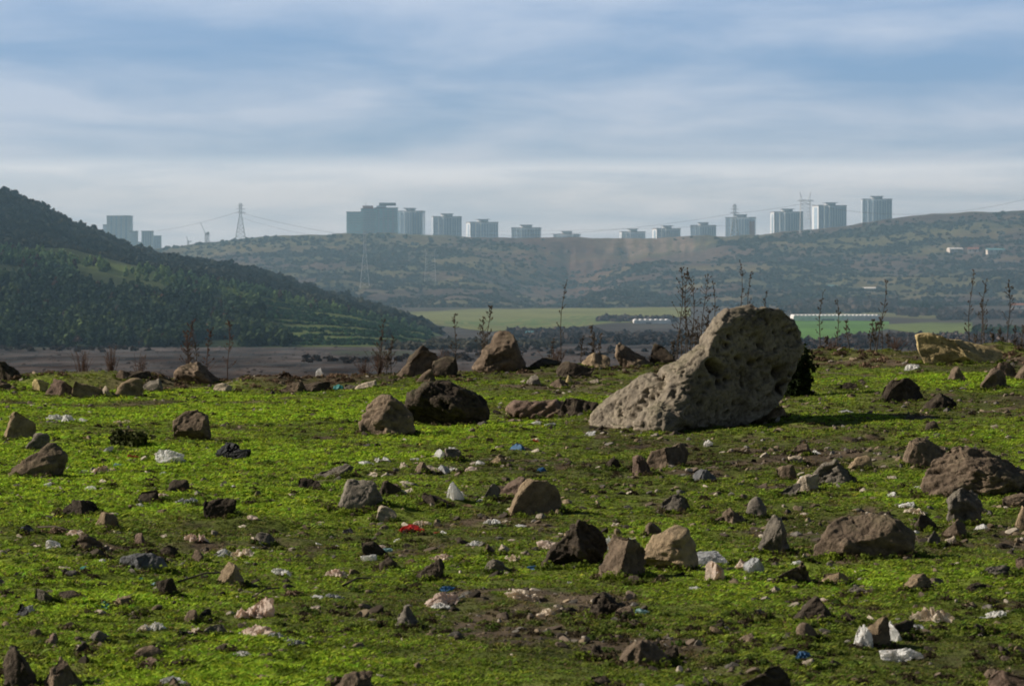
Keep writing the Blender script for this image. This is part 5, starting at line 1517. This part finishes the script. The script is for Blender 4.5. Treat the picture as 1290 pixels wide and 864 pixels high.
# ------------------------------------------------------------------ pylons, cranes, power lines
def pylon(px, ytop, ybase, Y, label, style='cross', mat='steel', wpx=12, th=.28):
    zt = EYE + (HY - ytop) / F * Y; zb = EYE + (HY - ybase) / F * Y
    x = (px - CX) / F * Y; H = zt - zb; w = wpx / F * Y / 2
    root = tag(empty('pylon', (x, Y, zb)), label, 'pylon')
    lat = MB(); waist = H * .68; ww = w * .22
    def wd(z): return w + (ww - w) * min(z / waist, 1) if style != 'portal' else w * (1 - .25 * z / H)
    n = 9; top = H * (.78 if style == 'portal' else 1)
    for i in range(n):
        z0, z1 = top * i / n, top * (i + 1) / n
        c0 = [(sx*wd(z0), sy*wd(z0)*.8, z0) for sx, sy in ((-1,-1),(1,-1),(1,1),(-1,1))]
        c1 = [(sx*wd(z1), sy*wd(z1)*.8, z1) for sx, sy in ((-1,-1),(1,-1),(1,1),(-1,1))]
        for k in range(4):
            lat.beam(c0[k], c1[k], th); lat.beam(c0[k], c1[(k+1) % 4], th*.55); lat.beam(c0[(k+1) % 4], c1[k], th*.55); lat.beam(c1[k], c1[(k+1) % 4], th*.6)
    lat.build('lattice', M[mat], root)
    if style == 'portal':
        ar = MB(); a = w * 1.25
        ar.beam((-a*1.25, 0, top), (a*1.25, 0, top), th*1.6); ar.beam((-a, 0, top + 1.6), (a, 0, top + 1.6), th*1.2)
        for i in range(-3, 4): ar.beam((a*i/3, 0, top), (a*(i+.5)/3, 0, top + 1.6), th)
        ar.build('cross_arm', M[mat], root)
        for s in (-1, 1):
            MB().beam((s*w*.75, 0, top + 1.6), (s*w*1.0, 0, H), th*1.2).beam((s*w*.5, 0, top + 1.6), (s*w*1.0, 0, H), th).build('horn', M[mat], root)
    else:
        for z, l in ((.74, 1.05), (.84, .85), (.93, .6)):
            ar = MB(); ar.beam((-w*l, 0, H*z), (w*l, 0, H*z), th*1.1); ar.beam((-w*l, 0, H*z), (0, 0, H*(z+.04)), th*.8); ar.beam((w*l, 0, H*z), (0, 0, H*(z+.04)), th*.8)
            ar.build('cross_arm', M[mat], root)
    return root
pylon(303, 256, 303, 3780, 'lattice pylon standing alone on the ridge right of the cranes', 'cross', 'steel', 13, .22)
pylon(925.5, 257, 300, 3790, 'slim lattice pylon before the tower block with the red panel', 'cross', 'steel', 11, .25)
pylon(1014.5, 242, 294, 3740, 'large twin horned pylon between two tower blocks on the right', 'portal', 'pale_steel', 14, .2)
pylon(459.5, 290, 363, 3080, 'tall pale pylon standing on the hillside under the glass towers', 'cross', 'pale_steel', 12, .10)
pylon(542, 313, 355, 3150, 'faint pale pylon on the hillside right of the tall one', 'portal', 'pale_steel', 14, .07)
pylon(262, 292, 312, 3960, 'small pylon just right of the tower crane on the skyline', 'cross', 'steel', 7, .2)

def crane(px, ytop, ybase, Y, label, lean, jib):
    zt = EYE + (HY - ytop) / F * Y; zb = EYE + (HY - ybase) / F * Y; H = zt - zb
    root = tag(empty('tower_crane', ((px - CX) / F * Y, Y, zb)), label, 'crane')
    m = MB(); w = .9
    for sx in (-1, 1):
        for sy in (-1, 1): m.beam((sx*w, sy*w, 0), (sx*w + lean*H*.5, sy*w, H*.55), .3)
    for i in range(8): m.beam((-w + lean*H*.5*i/8, -w, H*.55*i/8), (w + lean*H*.5*(i+1)/8, -w, H*.55*(i+1)/8), .22)
    m.build('mast', M['steel'], root)
    j = MB(); b0 = Vector((lean*H*.5, 0, H*.5)); e = Vector((-jib*H, 0, H))
    for o_ in (-.7, .7): j.beam(b0 + Vector((0, o_, 0)), e + Vector((0, o_, 0)), .35)
    for i in range(10): j.beam(b0.lerp(e, i/10) + Vector((0, -.7, 0)), b0.lerp(e, (i+1)/10) + Vector((0, .7, 0)), .25)
    j.build('jib', M['steel'], root)
    MB().box(b0.x + .8, b0.x + 5, -1.2, 1.2, H*.48, H*.56).build('counterweight', M['dark'], root)
    return root
crane(259, 281, 309, 3900, 'leaning tower crane with a steep jib on the far skyline', 0, .22)
crane(237, 298, 311, 4000, 'small faint crane left of the leaning one', 0, .15)

def line(a, b, sag, label, r=.16):
    a, b = Vector(a), Vector(b); pts = []
    for i in range(25):
        t = i / 24; p = a.lerp(b, t); p.z -= sag * 4 * t * (1 - t); pts.append(p - a)
    o = MB().tube(pts, r, r, 4).build('power_line', M['wire'], None, True, a); tag(o, label, 'power line')
line(at(303, 266, 3780), at(198, 291, 4300), 3, 'power line running left from the lone ridge pylon to the high rises')
line(at(303, 268, 3780), at(459.5, 299, 3080), 3, 'upper power line sloping down right from the lone ridge pylon')
line(at(303, 274, 3780), at(459.5, 304, 3080), 5, 'lower power line sloping down right from the lone ridge pylon', .12)
line(at(1014, 256, 3740), at(925.5, 269, 3790), 1.5, 'power line between the horned pylon and the slim pylon')
line(at(925.5, 269, 3790), at(640, 297, 3900), 6, 'power line running left from the slim pylon over the saddle')
line(at(925.5, 284, 3790), at(542, 292, 3900), 2, 'lower power line running left from the slim pylon past the tower blocks', .12)
line(at(1014, 256, 3740), at(1330, 240, 3600), 22, 'power line running right from the horned pylon over the hill')
line(at(440, 292, 3090), at(640, 296, 3900), 1, 'power line crossing in front of the pale tower blocks', .12)

# ------------------------------------------------------------------ greenhouses and farm buildings
def greenhouse(x0, x1, ytop, ybase, label, bays):
    """row of film-covered tunnels"""
    Ys = np.linspace(1500, 2690, 800); pm = (x0 + x1) / 2
    rows = HY + (EYE - zterr((pm - CX) / F * Ys, Ys)) / Ys * F
    Y = float(np.interp(-ybase, -rows, Ys))
    z = zat((pm - CX) / F * Y, Y); W = (x1 - x0) / F * Y; h = max((ybase - ytop) / F * Y, 3)
    root = tag(empty('greenhouse', ((pm - CX) / F * Y, Y, z)), label, 'greenhouse')
    bw = W / bays
    for i in range(bays):
        m = MB(); u0 = -W/2 + i * bw; prof = [(u0 + bw*(.5 - .48*math.cos(t*math.pi/8)), h*.72 + h*.24*math.sin(t*math.pi/8)) for t in range(9)]
        prof = [(u0 + bw*.02, -1.5)] + prof + [(u0 + bw*.98, -1.5)]
        b = len(m.v); n = len(prof)
        m.v += [(p[0], 0, p[1]) for p in prof] + [(p[0], 30, p[1]) for p in prof]
        for k in range(n - 1): m.f.append((k, k+1, n+k+1, n+k))
        m.f.append(tuple(range(n))); m.f.append(tuple(range(2*n-1, n-1, -1)))
        m.build('tunnel', M['sheet'], root)
    MB().box(-W/2 - .3, W/2 + .3, -.4, -.03, -1.5, h*.70).build('side_wall', M['sheet'], root)
    MB().box(-W*.18, -W*.03, -.7, -.43, 0, h*.3).build('dark_opening', M['dark'], root)
    return root
greenhouse(1000, 1109, 396, 404.5, 'long white greenhouse with many tunnels at the edge of the green field', 22)
greenhouse(799, 845, 402, 408, 'short white greenhouse left of the huge boulder', 7)

def house(px, py, wpx, hpx, label, wall='whitewall', roof='roof', Ymin=1500, Ymax=3790):
    Ys = np.linspace(Ymin, Ymax, 1500)
    rows = HY + (EYE - zterr((px - CX) / F * Ys, Ys)) / Ys * F
    k = np.nonzero(rows <= py)[0]; Y = float(Ys[k[0]]) if len(k) else Ymax
    x = (px - CX) / F * Y; z = zat(x, Y); W = wpx / F * Y; h = hpx / F * Y
    root = tag(empty('farm_house', (x, Y, z), R(random.uniform(-15, 15))), label, 'farm building')
    a, d = W / 2, W * .3
    MB().box(-a, a, -d, d, -2, h * .65).build('wall', M[wall], root)
    m = MB(); m.v = [(-a-.4,-d-.4,h*.66),(a+.4,-d-.4,h*.66),(a+.4,d+.4,h*.66),(-a-.4,d+.4,h*.66),(-a-.2,0,h),(a+.2,0,h)]
    m.f = [(0,1,5,4),(2,3,4,5),(0,4,3),(1,2,5),(3,2,1,0)]; m.build('roof', M[roof], root)
    for u in (-.55, .05, .55): MB().box(a*u - W*.06, a*u + W*.06, -d - .08, -d - .01, h*.2, h*.5).build('window', M['dark'], root)
    MB().box(a*.25, a*.42, -d - .1, -d - .01, 0, h*.45).build('door', M['bark'], root)
house(1203, 317, 18, 5, 'white farm building at the left of the row on the far hillside', 'whitewall', 'sheet')
house(1226, 318, 14, 6, 'red roofed farmhouse in the middle of the hillside row')
house(1254, 319, 22, 6, 'teal roofed shed at the right of the hillside row', 'whitewall', 'teal')
house(1282, 389, 16, 7, 'red roofed house at the right edge of the valley')
house(1048, 363, 13, 4, 'teal roofed hut low on the far hillside above the greenhouse', 'whitewall', 'teal')
house(1094, 366, 18, 4, 'long pale shed low on the far hillside right of the hut', 'whitewall', 'sheet')
house(668, 424, 10, 7, 'tiny white house with a bluish roof on the valley floor', 'whitewall', 'teal')

# ------------------------------------------------------------------ haze over the valley
hz = MB().box(-2600, 2600, 930, 5600, -40, 190)
t = NT('valley_haze')
vs = t.n('ShaderNodeVolumeScatter'); vs.inputs['Color'].default_value = (.48, .77, 1., 1); vs.inputs['Density'].default_value = 1.95e-4; vs.inputs['Anisotropy'].default_value = .2
t.l(vs.outputs[0], t.out.inputs['Volume']); t.m.cycles.homogeneous_volume = True
o = hz.build('haze', t.m); tag(o, 'thin blue haze lying over the valley and far hills', 'haze', kind='stuff')

# ------------------------------------------------------------------ light, sky, camera
EL, AZ = R(30), R(3)
to_sun = Vector((-math.cos(AZ) * math.cos(EL), math.sin(AZ) * math.cos(EL), math.sin(EL)))
sd = bpy.data.lights.new('sun', 'SUN'); sd.energy = 5.0; sd.angle = R(.6); sd.color = (1., .93, .82)
so = bpy.data.objects.new('sun', sd); COL.objects.link(so); so.rotation_euler = to_sun.to_track_quat('Z', 'Y').to_euler(); so.location = (-30, 20, 40)

W = bpy.data.worlds.new('World'); SC.world = W; W.use_nodes = True
nt = W.node_tree; nt.nodes.clear()
def wn(typ, **kw):
    n_ = nt.nodes.new(typ)
    for k, v in kw.items(): setattr(n_, k, v)
    return n_
lk = nt.links.new
sky = wn('ShaderNodeTexSky', sky_type='NISHITA'); sky.sun_disc = False; sky.sun_elevation = EL
sky.sun_rotation = math.atan2(to_sun.x, to_sun.y); sky.air_density = 1.0; sky.dust_density = .6; sky.ozone_density = 2.0
tc = wn('ShaderNodeTexCoord'); sep = wn('ShaderNodeSeparateXYZ'); lk(tc.outputs['Generated'], sep.inputs[0])
def mth(op, a, b=None, c=None):
    m = wn('ShaderNodeMath', operation=op)
    for i, v in enumerate((a, b, c)):
        if v is None: continue
        if isinstance(v, (int, float)): m.inputs[i].default_value = v
        else: lk(v, m.inputs[i])
    return m.outputs[0]
den = mth('ADD', mth('MAXIMUM', sep.outputs['Z'], 0.0), .12)
u_ = mth('DIVIDE', sep.outputs['X'], den); v_ = mth('DIVIDE', sep.outputs['Y'], den)
cb = wn('ShaderNodeCombineXYZ'); lk(u_, cb.inputs[0]); lk(v_, cb.inputs[1])
def wnoise(scale, detail, rough, dist, off=(0,0,0), sc=(1,1,1)):
    mp = wn('ShaderNodeMapping'); mp.inputs['Location'].default_value = off; mp.inputs['Scale'].default_value = sc; lk(cb.outputs[0], mp.inputs['Vector'])
    n_ = wn('ShaderNodeTexNoise'); n_.inputs['Scale'].default_value = scale; n_.inputs['Detail'].default_value = detail
    n_.inputs['Roughness'].default_value = rough; n_.inputs['Distortion'].default_value = dist; lk(mp.outputs[0], n_.inputs['Vector']); return n_.outputs['Fac']
c1 = wnoise(1.9, 8, .57, .3, (3.1, 1.2, 0), (1, 1, 1)); c2 = wnoise(.8, 4, .5, .1, (7.3, 5.1, 2), (.8, 1.1, 1))
cm = mth('ADD', mth('MULTIPLY', c1, .6), mth('MULTIPLY', c2, .5))
def wramp(f, st):
    r = wn('ShaderNodeValToRGB'); lk(f, r.inputs[0]); cr = r.color_ramp
    while len(cr.elements) > 1: cr.elements.remove(cr.elements[-1])
    for i, (p, c) in enumerate(st):
        e = cr.elements[0] if i == 0 else cr.elements.new(p); e.position = p
        c = (c, c, c) if isinstance(c, (int, float)) else c; e.color = (*c, 1)
    return r.outputs[0]
mask = wramp(cm, [(.42, 0.), (.50, .22), (.57, .55), (.66, 1.)])
def wmix(f, a, b, mode='MIX'):
    m = wn('ShaderNodeMix', data_type='RGBA', blend_type=mode)
    for i, v in ((0, f), (6, a), (7, b)):
        if isinstance(v, (int, float)): m.inputs[i].default_value = v
        elif isinstance(v, tuple): m.inputs[i].default_value = (*v, 1)
        else: lk(v, m.inputs[i])
    return m.outputs[2]
# sky seen between clouds, tinted toward blue; cloud layers in the same radiometric scale
SKY_T = (.42, .60, .92); BLUE = (2.55, 4.3, 7.1); CLOUD = (4.9, 6.1, 8.0); LOW = (7.4, 8.7, 10.2)
s1 = wmix(1., sky.outputs[0], SKY_T, 'MULTIPLY')
s1 = wmix(.75, s1, BLUE)
s2 = wmix(mask, s1, CLOUD)
zn = mth('ADD', sep.outputs['Z'], mth('MULTIPLY', mth('SUBTRACT', c1, .5), .012))
low = wramp(zn, [(0., .35), (.02, .5), (.034, .6), (.0425, .95), (.0465, .25), (.055, .1), (.066, 0.)])
lown = mth('MULTIPLY', low, wramp(c1, [(.3, .5), (.6, 1.)]))
s3 = wmix(lown, s2, LOW)
yk = wramp(mth('ADD', mth('MULTIPLY', sep.outputs['Y'], .5), .5), [(0., .38), (.45, .5), (.8, 1.)])
bgm = wn('ShaderNodeMix', data_type='RGBA', blend_type='MULTIPLY'); bgm.inputs[0].default_value = 1.; lk(yk, bgm.inputs[7])
bg = wn('ShaderNodeBackground'); bg.inputs['Strength'].default_value = .1; lk(wmix(1., s3, wramp(sep.outputs['Z'], [(0., 1.), (.12, 1.), (.28, .34), (1., .22)]), 'MULTIPLY'), bgm.inputs[6]); lk(bgm.outputs[2], bg.inputs['Color'])
wo = wn('ShaderNodeOutputWorld'); lk(bg.outputs[0], wo.inputs['Surface'])

cd = bpy.data.cameras.new('camera'); co = bpy.data.objects.new('camera', cd); COL.objects.link(co)
co.location = (0, 0, EYE); co.rotation_euler = (R(90), 0, 0)
cd.sensor_width = 36; cd.lens = F / 1290 * 36; cd.shift_y = -(432 - HY) / 1290
cd.clip_start = .5; cd.clip_end = 30000
cd.dof.use_dof = True; cd.dof.focus_distance = 48; cd.dof.aperture_fstop = 7.1
SC.camera = co
SC.view_settings.view_transform = 'Standard'; SC.view_settings.look = 'None'; SC.view_settings.exposure = 0; SC.view_settings.gamma = 1
cy = SC.cycles; cy.use_denoising = True; cy.max_bounces = 6; cy.diffuse_bounces = 3; cy.transmission_bounces = 4; cy.volume_bounces = 1
cy.transparent_max_bounces = 8; cy.filter_width = 1.8; cy.sample_clamp_indirect = 4
